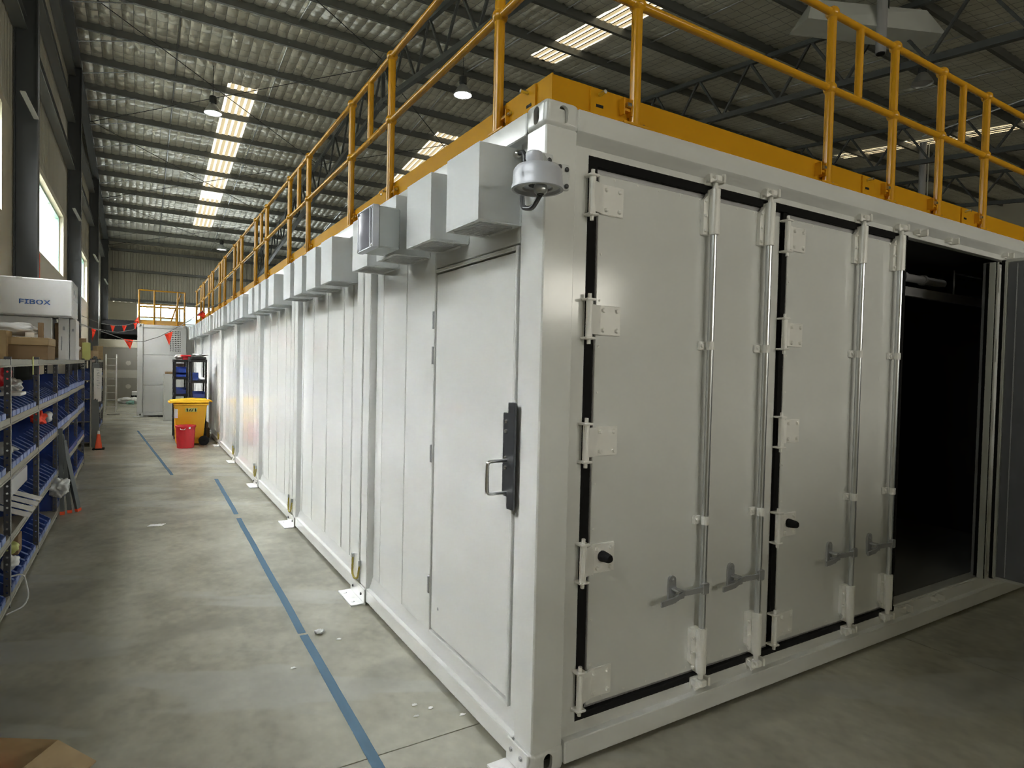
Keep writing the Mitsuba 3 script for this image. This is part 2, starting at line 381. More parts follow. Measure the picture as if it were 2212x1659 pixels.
for i, y in enumerate(COLY):
    t = thing('steel_column', 'tall dark '+cn[i] if i >= 3 else 'dark steel wall column out of view '+cn[i], 'column')
    h = zb(y)-.35
    put('flange', bx(XL+.01, XL+.025, y-.10, y+.10, 0, h), 'm_dark_steel', t); put('flange', bx(XL+.27, XL+.285, y-.10, y+.10, 0, h), 'm_dark_steel', t)
    put('web', bx(XL+.025, XL+.27, y-.005, y+.005, 0, h), 'm_dark_steel', t)
    put('stiffener', bx(XL+.02, XL+.28, y-.09, y+.09, h, h+.015), 'm_dark_steel', t)
    for z in (5.32,):
        put('girt_brace', bar([XL+.17, y-.55, z+.08], [XL+.27, y-.1, z-.12], .06, .02), 'm_frame_white', t)
t = thing('gable_rafter', 'dark steel rafter running up the roof line of the left wall', 'rafter')
for a, b in ((YR+.2, RIDGE), (RIDGE, YF-.2)):
    put('beam', cat([bar([XL+.17, a, zb(a)-.02], [XL+.17, b, zb(b)-.02], .16, .014), bar([XL+.17, a, zb(a)-.17], [XL+.17, b, zb(b)-.17], .012, .30), bar([XL+.17, a, zb(a)-.33], [XL+.17, b, zb(b)-.33], .16, .014)]), 'm_truss', t)
for y in ALLP[::1]:
    if y > 13.8 or y < 4: put('fly_brace', bar([XL+.25, y+.04, zb(y)-.32], [XL+1.45, y+.04, zb(y)+.02], .05, .008), 'm_purlin', t)

# far wall
def corr_x(x0, x1, z0, z1, y, pitch=.25, d=.03):
    m = corr_y(x0, x1, lambda q: z0, lambda q: z1, 0, pitch, d); v = m.vertices
    return M(np.stack([v[:, 1], y-v[:, 0], v[:, 2]], 1), m.faces)
wf = put('wall_far', corr_x(XL, XR, 4.62, zb(YF)+.4, YF), 'm_clad'); struct(wf, 'far corrugated warehouse wall')
put('panel', bx(XL, -1.62, YF-.02, YF+.1, 0, 4.62), 'm_panel_beige', wf); put('panel', bx(-1.62, 6.1, YF-.02, YF+.1, 0, 2.7), 'm_panel_beige', wf); put('panel', bx(6.1, XR, YF-.02, YF+.1, 0, 4.62), 'm_clad', wf)
for z in (4.66, 6.12, 7.1): put('girt', cat([bx(XL+.3, XR, YF-.18, YF-.03, z, z+.12)]), 'm_purlin', wf)
wfar = put('window_6', cat([bx(-1.62, 6.1, YF-.04, YF+.06, z0, z0+.05) for z0 in (2.7, 3.62, 4.57)]+[bx(x-.025, x+.025, YF-.04, YF+.06, 2.7, 4.62) for x in (-1.6, .3, 2.2, 4.1, 6.08)]), 'm_frame_white'); struct(wfar, 'long window high in the far wall')
for (z0, z1, c) in ((3.95, 4.57, [7, 7.4, 7.4]), (2.75, 3.95, [.52, .76, .77])):
    V = [[-1.6, YF+.03, z0], [6.08, YF+.03, z0], [6.08, YF+.03, z1], [-1.6, YF+.03, z1]]
    put('pane', M(V, [[0, 1, 2], [0, 2, 3]]), 'm_white', wfar, emitter={'type': 'area', 'radiance': rgb(*c)})
wr = put('wall_right', grid(lambda u, v: [XR, u, v*(zb(u)+.4)], np.linspace(YR, YF, 30), [0, 1]), 'm_panel_beige'); struct(wr, 'far right gable wall')
wb = put('wall_rear', corr_x(XL, XR, 5.0, zb(YR)+.4, YR), 'm_clad'); struct(wb, 'rear wall behind the camera')
put('panel', bx(XL, XR, YR-.15, YR, 0, 3.4), 'm_panel_beige', wb)
for a, b in ((-3.0, -1.0), (2.5, 4.0), (7.5, 9.0), (12.5, XR)): put('panel', bx(a, b, YR-.15, YR, 3.4, 5.0), 'm_panel_beige', wb)
for i, (a, b) in enumerate(((-1.0, 2.5), (4.0, 7.5), (9.0, 12.5))):  # windows out of view, panes glow to light the cargo-door side
    fr = put(f'window_{7+i}', cat([bx(a, a+.05, YR-.12, YR-.02, 3.4, 5.0), bx(b-.05, b, YR-.12, YR-.02, 3.4, 5.0), bx(a, b, YR-.12, YR-.02, 3.4, 3.45), bx(a, b, YR-.12, YR-.02, 4.95, 5.0)]), 'm_frame_white'); struct(fr, 'unseen glowing rear window placed to light the cargo doors')
    V = [[a+.04, YR-.08, 3.44], [b-.04, YR-.08, 3.44], [b-.04, YR-.08, 4.96], [a+.04, YR-.08, 4.96]]
    put('pane', M(V, [[0, 2, 1], [0, 3, 2]]), 'm_white', fr, emitter={'type': 'area', 'radiance': rgb(*UNSEEN_REAR_GLOW)})
# plaster partition near the far end
wp = put('wall_partition', bx(-2.95, -1.2, 29.0, 29.12, 0, 2.28), 'm_plaster'); struct(wp, 'unpainted plasterboard partition at the end of the aisle')
put('capping', bx(-2.95, -1.2, 28.97, 29.15, 2.28, 2.62), 'm_panel_beige', wp)
put('joint_band', bx(-2.95, -1.2, 28.985, 29.0, .98, 1.32), 'm_plaster_patch', wp)
for z in (1.62, .62): put('patch', mv(rot(lathe([(0, 0), (.09, .001), (.10, .004), (.0, .006)], 12), [1, 0, 0], 90), -1.86, 28.99, z), 'm_plaster_patch', wp)
t = tag(put('storage_platform', cat([bx(-2.9, -1.1, 30.2, 31.6, 2.9, 3.0), bx(-2.9, -1.1, 30.2, 30.3, 3.3, 3.45), bx(-2.8, -2.7, 30.3, 30.4, 0, 3.45), bx(-1.3, -1.2, 30.3, 30.4, 0, 3.45), bx(-2.9, -1.1, 31.6, 31.7, 2.62, 3.6)]), 'm_black'), 'dark steel storage platform above the plasterboard partition', 'platform')

# high-bay lamps
def lamp(x, y, z, label, on=True):
    t = thing('high_bay_lamp', label, 'lamp')
    put('reflector', cat([lathe([(.05, .26), (.10, .22), (.20, .06), (.22, 0), (.215, 0), (.19, .05), (.09, .20), (.0, .21)], 20, (x, y, z))]), 'm_alu', t, 30)
    put('gear_housing', lathe([(0, .44), (.08, .44), (.09, .42), (.09, .27), (.05, .25), (0, .25)], 16, (x, y, z)), 'm_dark_steel', t, 30)
    put('hook', tube([[x, y, z+.44], [x, y, zb(y)+.17]], .008, 6), 'm_dark_steel', t)
    d = lathe([(0, .03), (.195, .03)], 20, (x, y, z))
    if on: put('lens', d, 'm_white', t, emitter={'type': 'area', 'radiance': rgb(*LAMP)})
    else: put('lens', d, 'm_int_grey', t)
lamp(.17, 16.03, 8.3, 'lit high-bay lamp beside the left skylight'); lamp(5.17, 11.35, 8.3, 'lit high-bay lamp hanging above the corner of the nearest container'); lamp(1.95, 31.2, 7.25, 'lit high-bay lamp near the far wall above the railing')
lamp(13.44, 5.07, 8.3, 'unlit high-bay lamp over the right side of the hall', False)
# pipe hanging from the roof, hood at the top right, cable tray
t = thing('roof_downpipe', 'grey vertical pipe hanging from the roof behind the railing', 'pipe')
put('pipe', tube([[19.3, 7.8, 5.2], [19.3, 7.8, zb(7.8)]], .10, 14), 'm_int_grey', t, 40); put('collar', lathe([(.10, 0), (.13, 0), (.13, .08), (.10, .08)], 14, (19.3, 7.8, 6.55)), 'm_int_grey', t, 40)
put('cable', tube([[19.5, 7.75, 5.2], [19.52, 7.74, zb(7.8)]], .015, 6), 'm_frame_white', t)
t = thing('extraction_hood', 'pale sheet metal extraction hood with a hanging grey duct near the roof', 'hood')
E0 = np.array([9.62, 4.02, 7.72])
put('canopy', hull([E0+np.array(p) for p in ((-1.2, .5, .22), (1.3, -.55, .22), (-1.0, 1.0, .22), (1.5, .0, .22), (-.9, .62, .7), (1.1, -.3, .7), (-.7, .9, .7), (1.3, .0, .7))]), 'm_frame_white', t)
put('duct', tube([E0+[.1, -.05, -.25], E0+[.1, -.05, 1.0]], .085, 16), 'm_int_grey', t, 40); put('duct_mouth', tube([E0+[.1, -.05, -.27], E0+[.1, -.05, -.24]], .07, 16), 'm_black', t)
put('hanger', tube([E0+[.4, .0, .6], E0+[.4, .0, 1.2]], .01, 6), 'm_dark_steel', t)
t = thing('strip_light_conduit', 'long thin pale conduit running under the roof at the far right', 'conduit')
put('tube', tube([[15.9, 6.2, 8.02], [15.0, 2.2, 8.0]], .022, 8), 'm_alu', t); 
for f in (.1, .9): 
    p = np.array([15.9, 6.2, 8.02])*(1-f)+np.array([15.0, 2.2, 8.0])*f; put('drop_rod', tube([p, [p[0], p[1], zb(p[1])]], .006, 6), 'm_dark_steel', t)

# ------------------------------------------------------------------ container modules
PW, LX, H = 2.4155, 5.935, 2.896
def casting_mesh():
    b = lambda s: manifold3d.Manifold.cube(s)
    r = .026
    m = manifold3d.Manifold.batch_hull([manifold3d.Manifold.sphere(r, 16).translate((x, y, z)) for x in (r, .178-r) for y in (r, .162-r) for z in (r, .118-r)])
    def slot(w, h): 
        return manifold3d.CrossSection.batch_hull([manifold3d.CrossSection.circle(w/2, 20).translate((0, s*(h-w)/2)) for s in (-1, 1)])
    inner = manifold3d.Manifold.cube((.142, .126, .086)).translate((.018, .018, .016))
    sx = manifold3d.Manifold.extrude(slot(.045, .076), .3).rotate((90, 0, 0)).translate((.09, .20, .059))
    sy = manifold3d.Manifold.extrude(slot(.042, .076), .3).rotate((90, 0, 90)).translate((-.05, .075, .059))
    m = m-inner-sx-sy
    a = m.to_mesh(); return M(a.vert_properties[:, :3], a.tri_verts)
CAST = mikit.ply(casting_mesh(), 'm_white', smooth=30)
POST = mikit.ply(bx(0.004, .166, 0.004, .150, .112, H-.112, .006), 'm_white')
POSTB = mikit.ply(bx(0, .162, 0, .05, .112, H-.112, .006), 'm_white')
WD = PW-.02
hood_body = lambda: cat([hull([[-.168, 0, 2.42], [-.168, .33, 2.42], [.056, 0, 2.42], [.056, .33, 2.42], [-.168, 0, 2.753], [-.168, .33, 2.753], [.056, 0, 2.757], [.056, .33, 2.757]])])
HOODB = mikit.ply(hood_body(), 'm_hood')
HFLANGE = mikit.ply(cat([bx(.046, .0565, -.008, .338, 2.413, 2.42), bx(.046, .0565, -.008, .0, 2.42, 2.757), bx(.046, .0565, .33, .338, 2.42, 2.757)]), 'm_hood')
def grille_mesh(fine):
    ms = [bx(-.168, -.145, 0, .33, 2.412, 2.4195), bx(.03, .056, 0, .33, 2.412, 2.4195), bx(-.145, .03, 0, .03, 2.412, 2.4195), bx(-.145, .03, .30, .33, 2.412, 2.4195)]
    if fine:
        ms += [bx(-.145, .03, y, y+.008, 2.413, 2.4185) for y in np.linspace(.046, .284, 11)]
        ms += [bx(x, x+.006, .03, .30, 2.4135, 2.418) for x in np.linspace(-.122, .006, 6)]
        ms += [bolt((x, y, 2.412), (0, 0, -1), .005, .004) for x, y in ((-.158, .06), (-.158, .27), (.04, .06), (.04, .27), (-.06, .015), (-.06, .315))]
    else: ms += [bx(-.145, .03, .03, .30, 2.4135, 2.418)]
    return cat(ms)
GR = [mikit.ply(grille_mesh(True), 'm_hood'), mikit.ply(grille_mesh(False), 'm_box_grey')]
HDARK = mikit.ply(bx(-.145, .03, .03, .30, 2.4190, 2.4198), 'm_black')
FOOT = mikit.ply(cat([bx(-.108, 0, -.17, .17, 0, .011), bx(-.012, -.0005, -.17, .17, .011, .112, .003)]+[tube([(-.075, y, .0105), (-.075, y, .0125)], .011, 10) for y in (-.1, .1)]), 'm_white')
FOOTB = mikit.ply(cat([bolt((-.012, y, .06), (-1, 0, 0), .011, .008) for y in (-.1, .1)]+[tube([(-.07, y, .011), (-.07, y, .0116)], .011, 10) for y in (-.1, .1)]), 'm_black_steel')
ordn = ['nearest white container module at the corner, with grey cargo doors and an open dark bay', 'white container module second from the corner', 'white container module third from the corner', 'white container module fourth from the corner', 'white container module fifth from the corner', 'white container module sixth from the corner', 'white container module seventh from the corner', 'white container module eighth and last in the row']
RAILB = mikit.ply(cat([bx(0.0, .05, .162, WD-.162, .022, .114, .004), prism([(.030, .110), (.062, .110), (.062, .188), (.054, .188)], 'y', .10, WD-.10)]), 'm_white')
RAILT = mikit.ply(cat([bx(0.003, .06, .16, WD-.16, H-.112, H-.014, .005), bx(.0, .018, .162, WD-.162, H-.120, H-.106, .005)]), 'm_white')
PANY = [.155, .42, .68, 1.21, 1.745, 2.17, WD-.05]
def wallpanel(a, b, z0=.165, z1=H-.10):
    # shallow folded sheet: bevelled along both seams
    return hull([[.072, a+.001, z0], [.072, b-.001, z0], [.072, a+.001, z1], [.072, b-.001, z1], [.055, a+.018, z0], [.055, b-.018, z0], [.055, a+.018, z1], [.055, b-.018, z1], [.085, a, z0], [.085, b, z0], [.085, a, z1], [.085, b, z1]])
PANS = [mikit.ply(wallpanel(a, b), 'm_white') for a, b in zip(PANY, PANY[1:])]
BODY = mikit.ply(cat([bx(.09, LX, .03, WD-.03, H-.09, H-.035), bx(.09, LX, .03, WD-.03, .06, .15), bx(LX-.06, LX-.01, .03, WD-.03, .1, H-.05)]), 'm_white')
SIDE = mikit.ply(bx(.09, LX-.02, .02, .06, .1, H-.05), 'm_white'); SIDE2 = mikit.ply(bx(.09, LX-.02, WD-.06, WD-.02, .1, H-.05), 'm_white')
C = []
for n in range(8):
    Y0 = n*PW
    c = thing('container_module', ordn[n], 'container'); C.append(c)
    for y in (0, WD-.162):
        for z in (0, H-.118):
            share('corner_casting', CAST, c, (0, Y0+y, z))
            if n == 0: share('corner_casting', CAST, c, (LX-.178, Y0+y, z))
    share('corner_post', POST, c, (0, Y0, 0)); share('corner_post', POST, c, (0, Y0+WD-.155, 0))
    if n == 0: share('corner_post', POST, c, (LX-.17, 0, 0))
    share('bottom_rail', RAILB, c, (0, Y0, 0)); share('top_rail', RAILT, c, (0, Y0, 0))
    if n:
        share('frame', BODY, c, (0, Y0, 0)); share('side_wall', SIDE, c, (0, Y0, 0))
        for p in PANS: share('wall_panel', p, c, (0, Y0, 0))
    else:
        put('roof_panel', bx(.06, LX, .02, WD-.02, H-.09, H-.03), 'm_white', c)
    share('side_wall', SIDE2, c, (0, Y0, 0))
    for off in (.265, .785, 1.29, 1.805):
        h = share('vent_hood', HOODB, c, (0, Y0+off, 0)); plabel(h, 'boxy white vent hood with a grille underneath')
        share('flange', HFLANGE, h, (0, Y0+off, 0)); share('grille', GR[0 if n < 2 else 1], h, (0, Y0+off, 0)); 
        if n < 2: share('opening', HDARK, h, (0, Y0+off, 0))
    f = share('foot_bracket', FOOT, c, (0, Y0+WD+.01, 0)); share('bolts', FOOTB, f, (0, Y0+WD+.01, 0))
f = put('foot_bracket', cat([bx(-.108, 0, .01, .185, 0, .011), bx(-.012, -.0005, .01, .185, .011, .112, .003)]), 'm_white', C[0])
put('bolts', cat([bolt((-.012, y, .075), (-1, 0, 0), .011, .008) for y in (.06, .14)]), 'm_handle_steel', f)

# earthing cables looped across the joints
strap_p = bend([(-.006, .13, .275), (-.010, .125, .14), (-.012, .06, .122), (-.012, -.02, .15), (-.008, -.05, .255)], .03)
ST = mikit.ply(tube(strap_p, .0085, 8), 'm_strap', smooth=True); STE = mikit.ply(cat([tube([(-.006, .13, .27), (-.006, .13, .30)], .012, 8), tube([(-.008, -.05, .25), (-.008, -.05, .29)], .012, 8)]), 'm_galv', smooth=30)
for n in range(1, 7):
    t = thing('earth_cable', f'small looped yellow and green earth cable across the joint between the {["first","second","third","fourth","fifth","sixth","seventh"][n-1]} and {["first","second","third","fourth","fifth","sixth","seventh"][n]} containers', 'cable')
    share('loop', ST, t, (0, n*PW, 0)); share('lug', STE, t, (0, n*PW, 0))

# nearest module: end wall with the personnel door
c0 = C[0]
for a, b in ((.152, .27), (1.215, 1.655), (1.66, 2.10), (2.10, WD-.15)):
    put('wall_panel', bx(.054, .09, a, b-.004, .165, H-.10, .004), 'm_white', c0)
put('wall_panel', bx(.054, .09, .27, 1.211, 2.335, H-.10, .004), 'm_white', c0)
put('sill', bx(.054, .09, .27, 1.211, .165, .180), 'm_white', c0)
d = put('personnel_door', cat([bx(.052, .085, .30, 1.178, .212, 2.30, .004)]), 'm_white', c0)
put('frame', cat([bx(.044, .09, .272, .292, .182, 2.328, .004), bx(.044, .09, 1.186, 1.209, .182, 2.328, .004), bx(.044, .09, .292, 1.186, 2.308, 2.328, .004), bx(.044, .09, .292, 1.186, .182, .204, .004)]), 'm_white', d)
for z in (2.035, 1.828, 1.25, .47): put('hinge', bx(.036, .052, 1.19, 1.206, z-.052, z+.052, .003), 'm_handle_steel', d)
put('latch_plate', cat([bx(.018, .030, .224, .282, 1.115, 1.605, .002), bx(.03, .05, .268, .282, 1.115, 1.605)]), 'm_black_steel', d)
put('lock_plate', cat([bx(.030, .040, .284, .345, 1.165, 1.555, .002)]), 'm_black_steel', d)
put('bolts', cat([bolt((.030, .315, z), (-1, 0, 0), .009, .010) for z in (1.515, 1.47, 1.345, 1.30)]), 'm_chrome', d)
hp = put('pull_handle', tube(bend([(.04, .30, 1.335), (-.075, .30, 1.335), (-.075, .30, 1.185), (.04, .30, 1.185)], .022), .0085, 10), 'm_chrome', d, True)
put('keyhole', bolt((.052, 1.081, .36), (-1, 0, 0), .009, .003, 10), 'm_handle_steel', d)
put('cable_gland', tube([(.02, .266, 2.728), (.02, .245, 2.728), (.02, .238, 2.728)], [.017, .017, .012], 10), 'm_chrome', c0, 30)

# nearest module: long side with the four cargo door leaves
put('top_rail', cat([bx(.17, LX-.17, .003, .06, H-.112, H-.014, .005), prism([(.004, H-.112), (.05, H-.150), (.062, H-.150), (.062, H-.10)], 'x', .17, LX-.17)]), 'm_white', c0)
put('header', bx(.166, LX-.166, .052, .10, 2.708, H-.10, .003), 'm_white', c0)
put('bottom_rail', cat([bx(.178, LX-.178, 0., .05, .022, .120, .004), prism([(.036, .116), (.07, .116), (.07, .182), (.058, .182)], 'x', .162, LX-.162)]), 'm_white', c0)
put('jamb', bx(.150, .285, .052, .10, .16, 2.72, .003), 'm_white', c0); put('jamb', bx(LX-.285, LX-.15, .052, .10, .16, 2.72, .003), 'm_white', c0)
put('threshold', bx(.28, LX-.28, .07, .16, .10, .192, .004), 'm_white', c0)
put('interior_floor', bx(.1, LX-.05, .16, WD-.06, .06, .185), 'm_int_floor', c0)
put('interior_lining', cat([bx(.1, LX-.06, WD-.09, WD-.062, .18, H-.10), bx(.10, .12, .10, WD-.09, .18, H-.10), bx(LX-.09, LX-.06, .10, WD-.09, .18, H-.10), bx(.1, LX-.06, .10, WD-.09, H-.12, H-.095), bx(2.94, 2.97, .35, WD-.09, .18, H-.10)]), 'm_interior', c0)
put('end_wall', bx(LX-.06, LX-.01, .03, WD-.03, .1, H-.05), 'm_white', c0); put('underframe', bx(.09, LX-.05, .06, WD-.04, .03, .06), 'm_dark_steel', c0)
pp = put('interior_pipe', cat([tube([(3.0, .62, 2.61), (4.75, .62, 2.61)], .035, 12), tube([(4.05, .62, 2.61), (4.09, .62, 2.61)], .045, 12), tube([(4.38, .62, 2.61), (4.42, .62, 2.61)], .045, 12)]), 'm_int_grey', c0, 40)
put('interior_elbow', crumple((4.72, .70, 2.60), .10, (1.2, 1, .9), .2, 6, 2, 4), 'm_black_steel', c0, True)
put('interior_tray', bx(3.0, 5.55, .60, .64, 2.455, 2.53), 'm_int_grey', c0); put('interior_conduit', cat([tube([(5.05, .66, 2.53), (5.05, .66, 2.77)], .008, 6), tube([(5.05, .66, 2.74), (5.6, .66, 2.74)], .008, 6)]), 'm_int_grey', c0)

HZ = [2.535, 1.99, 1.437, .895, .315]
def cargo_leaf(xa, xb, hx, mirror, with_knob, rods, seal_l):
    """leaf between xa and xb, hinged at hx"""
    lf = put('cargo_door', bx(xa, xb, .062, .112, .214, 2.648, .003), 'm_white', c0)
    s = -1 if mirror else 1
    put('edge_frame', cat([bx(xa-.022, xb+.022, .075, .13, .19, 2.682)]), 'm_int_grey', lf)
    put('rivets', cat([bolt((x, .062, z), (0, -1, 0), .006, .003) for x in np.arange(xa+.09, xb-.05, .14) for z in (2.635, .238)]+[bolt(((xa if s > 0 else xb)+s*.02, .062, z), (0, -1, 0), .006, .003) for z in np.arange(.4, 2.5, .21)]), 'm_hinge', lf)
    for i, z in enumerate(HZ):
        if mirror: X = lambda v: hx-v
        else: X = lambda v: hx+v
        lo, hi = sorted((X(.075), X(.205))); la, lb = sorted((X(0), X(.085)))
        pl = cat([bx(lo, hi, .050, .062, z-.068, z+.068, .003), hull([[X(.0), .018, z-.066], [X(.0), .018, z+.066], [X(.0), .028, z-.066], [X(.0), .028, z+.066], [X(.085), .050, z-.066], [X(.085), .050, z+.066], [X(.085), .062, z-.066], [X(.085), .062, z+.066]]),
                  tube([(hx, .024, z-.092), (hx, .024, z+.092)], .016, 12), tube([(hx, .024, z+.092), (hx, .024, z+.112)], .009, 8), tube([(hx, .024, z-.112), (hx, .024, z-.092)], .009, 8),
                  bx(hx-.026, hx+.026, .004, .062, z+.080, z+.091, .003), bx(hx-.026, hx+.026, .004, .062, z-.091, z-.080, .003)])
        h = put('hinge', pl, 'm_hinge', lf, 30)
        put('hinge_bolts', cat([bolt((X(u), .050, z+w), (0, -1, 0), .011, .011) for u in (.10, .18) for w in (-.045, .045)]), 'm_hinge', lf)
    for rx in rods:
        put('lock_rod', tube([(rx, .022, .43), (rx, .022, 2.48)], .0165, 14), 'm_galv', lf, True)
        for z0, z1, up_ in ((2.462, 2.69, 1), (.216, .447, -1)):
            zs = z1 if up_ > 0 else z0
            wing = [(rx-.058, z0), (rx, z0), (rx, z1), (rx-.022, z1), (rx-.03, z1-.03), (rx-.058, z1-.055)] if up_ > 0 else [(rx-.058, z1), (rx, z1), (rx, z0), (rx-.022, z0), (rx-.03, z0+.03), (rx-.058, z0+.055)]
            put('rod_sleeve', cat([tube([(rx, .022, z0), (rx, .022, z1)], .027, 14), prism(wing, 'y', .040, .062)]), 'm_hinge', lf, 30)
            put('sleeve_bolts', cat([bolt((rx-.045, .040, z0+.03+k*.075 if up_ < 0 else z0+.02+k*.075), (0, -1, 0), .010, .011) for k in (0, 1, 2)]), 'm_hinge', lf)
            zc = 2.742 if up_ > 0 else .163; sg = up_
            put('cam_lock', cat([tube([(rx, .022, zs), (rx, .022, zc-sg*.02)], [.016, .012], 12), bx(rx-.02, rx+.025, -.004, .04, zc-.018, zc+.016, .006), hull([[rx-.015, .0, zc-.012], [rx-.015, .03, zc+.012], [rx-.05, .01, zc-.028], [rx-.05, .03, zc-.006], [rx-.015, .03, zc-.012], [rx-.05, .01, zc-.010]]), bx(rx+.034, rx+.05, -.006, .05, zc-.02, zc+.028, .005), bx(rx-.048, rx-.034, .01, .05, zc-.014, zc+.022, .004), bx(rx-.05, rx+.05, .040, .054, zc-.03, zc+.026, .003)]), 'm_hinge', lf, 30)
        for z in (1.90, 1.006):
            put('rod_clamp', cat([tube([(rx, .022, z-.022), (rx, .022, z+.022)], .021, 12), bx(rx-.055, rx-.005, .046, .062, z-.022, z+.022, .003), bolt((rx-.038, .046, z), (0, -1, 0), .010, .010)]), 'm_paper', lf, 30)
        z = .66
        put('lock_handle', cat([bx(rx-.03, rx+.016, -.008, .012, z-.028, z+.028, .004), hull([[rx-.02, -.006, z+.012], [rx-.02, -.006, z-.014], [rx-.02, .004, z+.012], [rx-.02, .004, z-.014], [rx-.15, .004, z+.010], [rx-.15, .004, z-.016], [rx-.15, .014, z+.010], [rx-.15, .014, z-.016]]),
             hull([[rx-.15, .004, z+.012], [rx-.15, .004, z-.016], [rx-.15, .014, z+.012], [rx-.15, .014, z-.016], [rx-.225, -.012, z-.004], [rx-.225, -.012, z-.028], [rx-.225, -.002, z-.004], [rx-.225, -.002, z-.028]]),
             hull([[rx-.225, -.012, z-.004], [rx-.225, -.012, z-.03], [rx-.225, -.002, z-.004], [rx-.225, -.002, z-.03], [rx-.33, -.02, z-.008], [rx-.33, -.02, z-.034], [rx-.33, -.010, z-.008], [rx-.33, -.010, z-.034]])]), 'm_handle_steel', lf)
        oval = Point(rx-.19, z+.02).buffer(.026).union(Point(rx-.19, z-.045).buffer(.022)).convex_hull.union(Point(rx-.19, z+.055).buffer(.024)).convex_hull
        put('handle_catch', cat([prism(list(oval.exterior.coords)[:-1], 'y', .050, .062), bolt((rx-.19, .050, z+.055), (0, -1, 0), .012, .008), bx(rx-.20, rx-.165, .0, .05, z+.008, z+.02, .003), bx(rx-.19, rx-.155, .0, .05, z-.026, z-.016, .003)]), 'm_handle_steel', lf)
    if with_knob:
        X = hx+.13 if not mirror else hx-.13
        put('bumper', lathe([(0, -.062), (.016, -.062), (.020, -.054), (.025, -.012), (.025, 0), (0, 0)], 18, (X, .05, .905), 'y') if False else rot(lathe([(0, .060), (.016, .060), (.020, .052), (.025, .012), (.025, 0), (0, 0)], 18), [1, 0, 0], 90).apply_translation([X, .05, .905]), 'm_rubber', lf, 40)
    return lf
l1 = cargo_leaf(.338, 1.636, .272, False, True, (1.055, 1.495), True); plabel(l1, 'closed grey-white cargo door leaf beside the corner post')
l2 = cargo_leaf(1.712, 2.945, 1.655, False, True, (2.40, 2.845), True); plabel(l2, 'closed cargo door leaf next to the open bay')
l4 = cargo_leaf(4.318, 5.598, 5.663, True, False, (4.88, 5.2), True)
put('door_seal', cat([bx(.268, .318, .050, .10, .165, 2.715), bx(.268, 2.985, .050, .10, 2.674, 2.715), bx(.268, 2.985, .050, .10, .165, .198), bx(1.655, 1.695, .056, .10, .198, 2.674), bx(2.960, 2.985, .056, .10, .198, 2.674), bx(4.268, 4.300, .056, .10, .198, 2.674)]), 'm_rubber', c0)
for x in (3.09, 3.53, 4.44):
    for z in (2.742, .163): put('cam_keeper', cat([bx(x-.045, x+.045, .040, .058, z-.014, z+.014, .003), bx(x-.046, x-.032, .005, .05, z-.012, z+.020, .003), bx(x+.032, x+.046, -.005, .05, z-.02, z+.026, .003)]), 'm_hinge', c0)
# third leaf folded out towards the camera, seen from its dark inner side
lo = put('cargo_door', bx(4.275, 4.315, -1.36, .0, .205, 2.69, .003), 'm_white', c0); plabel(lo, 'cargo door leaf folded out at right angles, dark inner side showing')
put('inner_lining', bx(4.266, 4.275, -1.34, -.05, .23, 2.665), 'm_leaf_inside', lo)
put('lining_ribs', cat([bx(4.262, 4.266, y, y+.006, .24, 2.65) for y in np.arange(-1.3, -.1, .17)]), 'm_int_grey', lo)
put('edge_trim', cat([bx(4.255, 4.27, -.045, -.030, .22, 2.67), bx(4.266, 4.27, -1.35, -.03, 2.662, 2.668)]), 'm_frame_white', lo)
put('edge_seal', bx(4.258, 4.275, -.028, -.006, .21, 2.68), 'm_rubber', lo)
put('jamb_strip', cat([bx(4.225, 4.232, .02, .06, .2, 2.67), bx(4.240, 4.258, .01, .05, .2, 2.67)]), 'm_frame_white', c0); put('jamb_strip', bx(4.232, 4.240, .016, .07, .2, 2.67), 'm_rubber', c0)
put('hinge', cat([tube([(4.29, .03, z-.09), (4.29, .03, z+.09)], .012, 10) for z in HZ]), 'm_hinge', lo, 30)

# ------------------------------------------------------------------ yellow guard railing
ZM, ZT = 3.44, 3.875
BALL = mikit.ply(cat([ball((0, 0, 0), .038, 2)]), 'm_yellow', smooth=True)
KNOB = mikit.ply(bolt((0, 0, 0), (0, 0, 1), .012, .01), 'm_chrome')
def stanchion(x, y, parent, dirn):
    """post with base plate, two ball joints and a clamp to the kick plate; dirn 'y' = run along the side"""
    p = put('post', cat([tube([(x, y, H-.014), (x, y, ZT+.01)], .0255, 14)]), 'm_yellow', parent, 40)
    share('ball_joint', BALL, p, (x, y, ZM)); share('ball_joint', BALL, p, (x, y, ZT))
    if dirn == 'y':
        put('base_plate', bx(x-.028, x+.07, y-.085, y+.05, H-.016, H-.004, .002), 'm_yellow', p)
        put('clamp', cat([bx(x, x+.036, y-.075, y-.068, H+.02, H+.085), bx(x+.0, x+.036, y-.075, y-.02, H+.045, H+.055)]), 'm_yellow', p)
        put('clamp_bolt', tube([(x+.012, y-.10, H+.06), (x+.012, y-.03, H+.06)], .008, 8), 'm_chrome', p)
    else:
        put('base_plate', bx(x-.085, x+.07, y-.028, y+.07, H-.016, H-.004, .002), 'm_yellow', p)
        put('clamp', cat([bx(x-.075, x-.068, y-.012, y+.036, H+.03, H+.105), bx(x-.03, x-.022, y-.012, y+.036, H+.03, H+.105), bx(x-.075, x-.02, y-.004, y+.036, H+.05, H+.062)]), 'm_yellow', p)
        put('clamp_bolt', tube([(x-.06, y-.012, H+.075), (x-.035, y-.012, H+.075)], .011, 8), 'm_chrome', p)
        put('base_bolt', bolt((x+.05, y-.005, H-.004), (0, 0, 1), .009, .012), 'm_chrome', p)
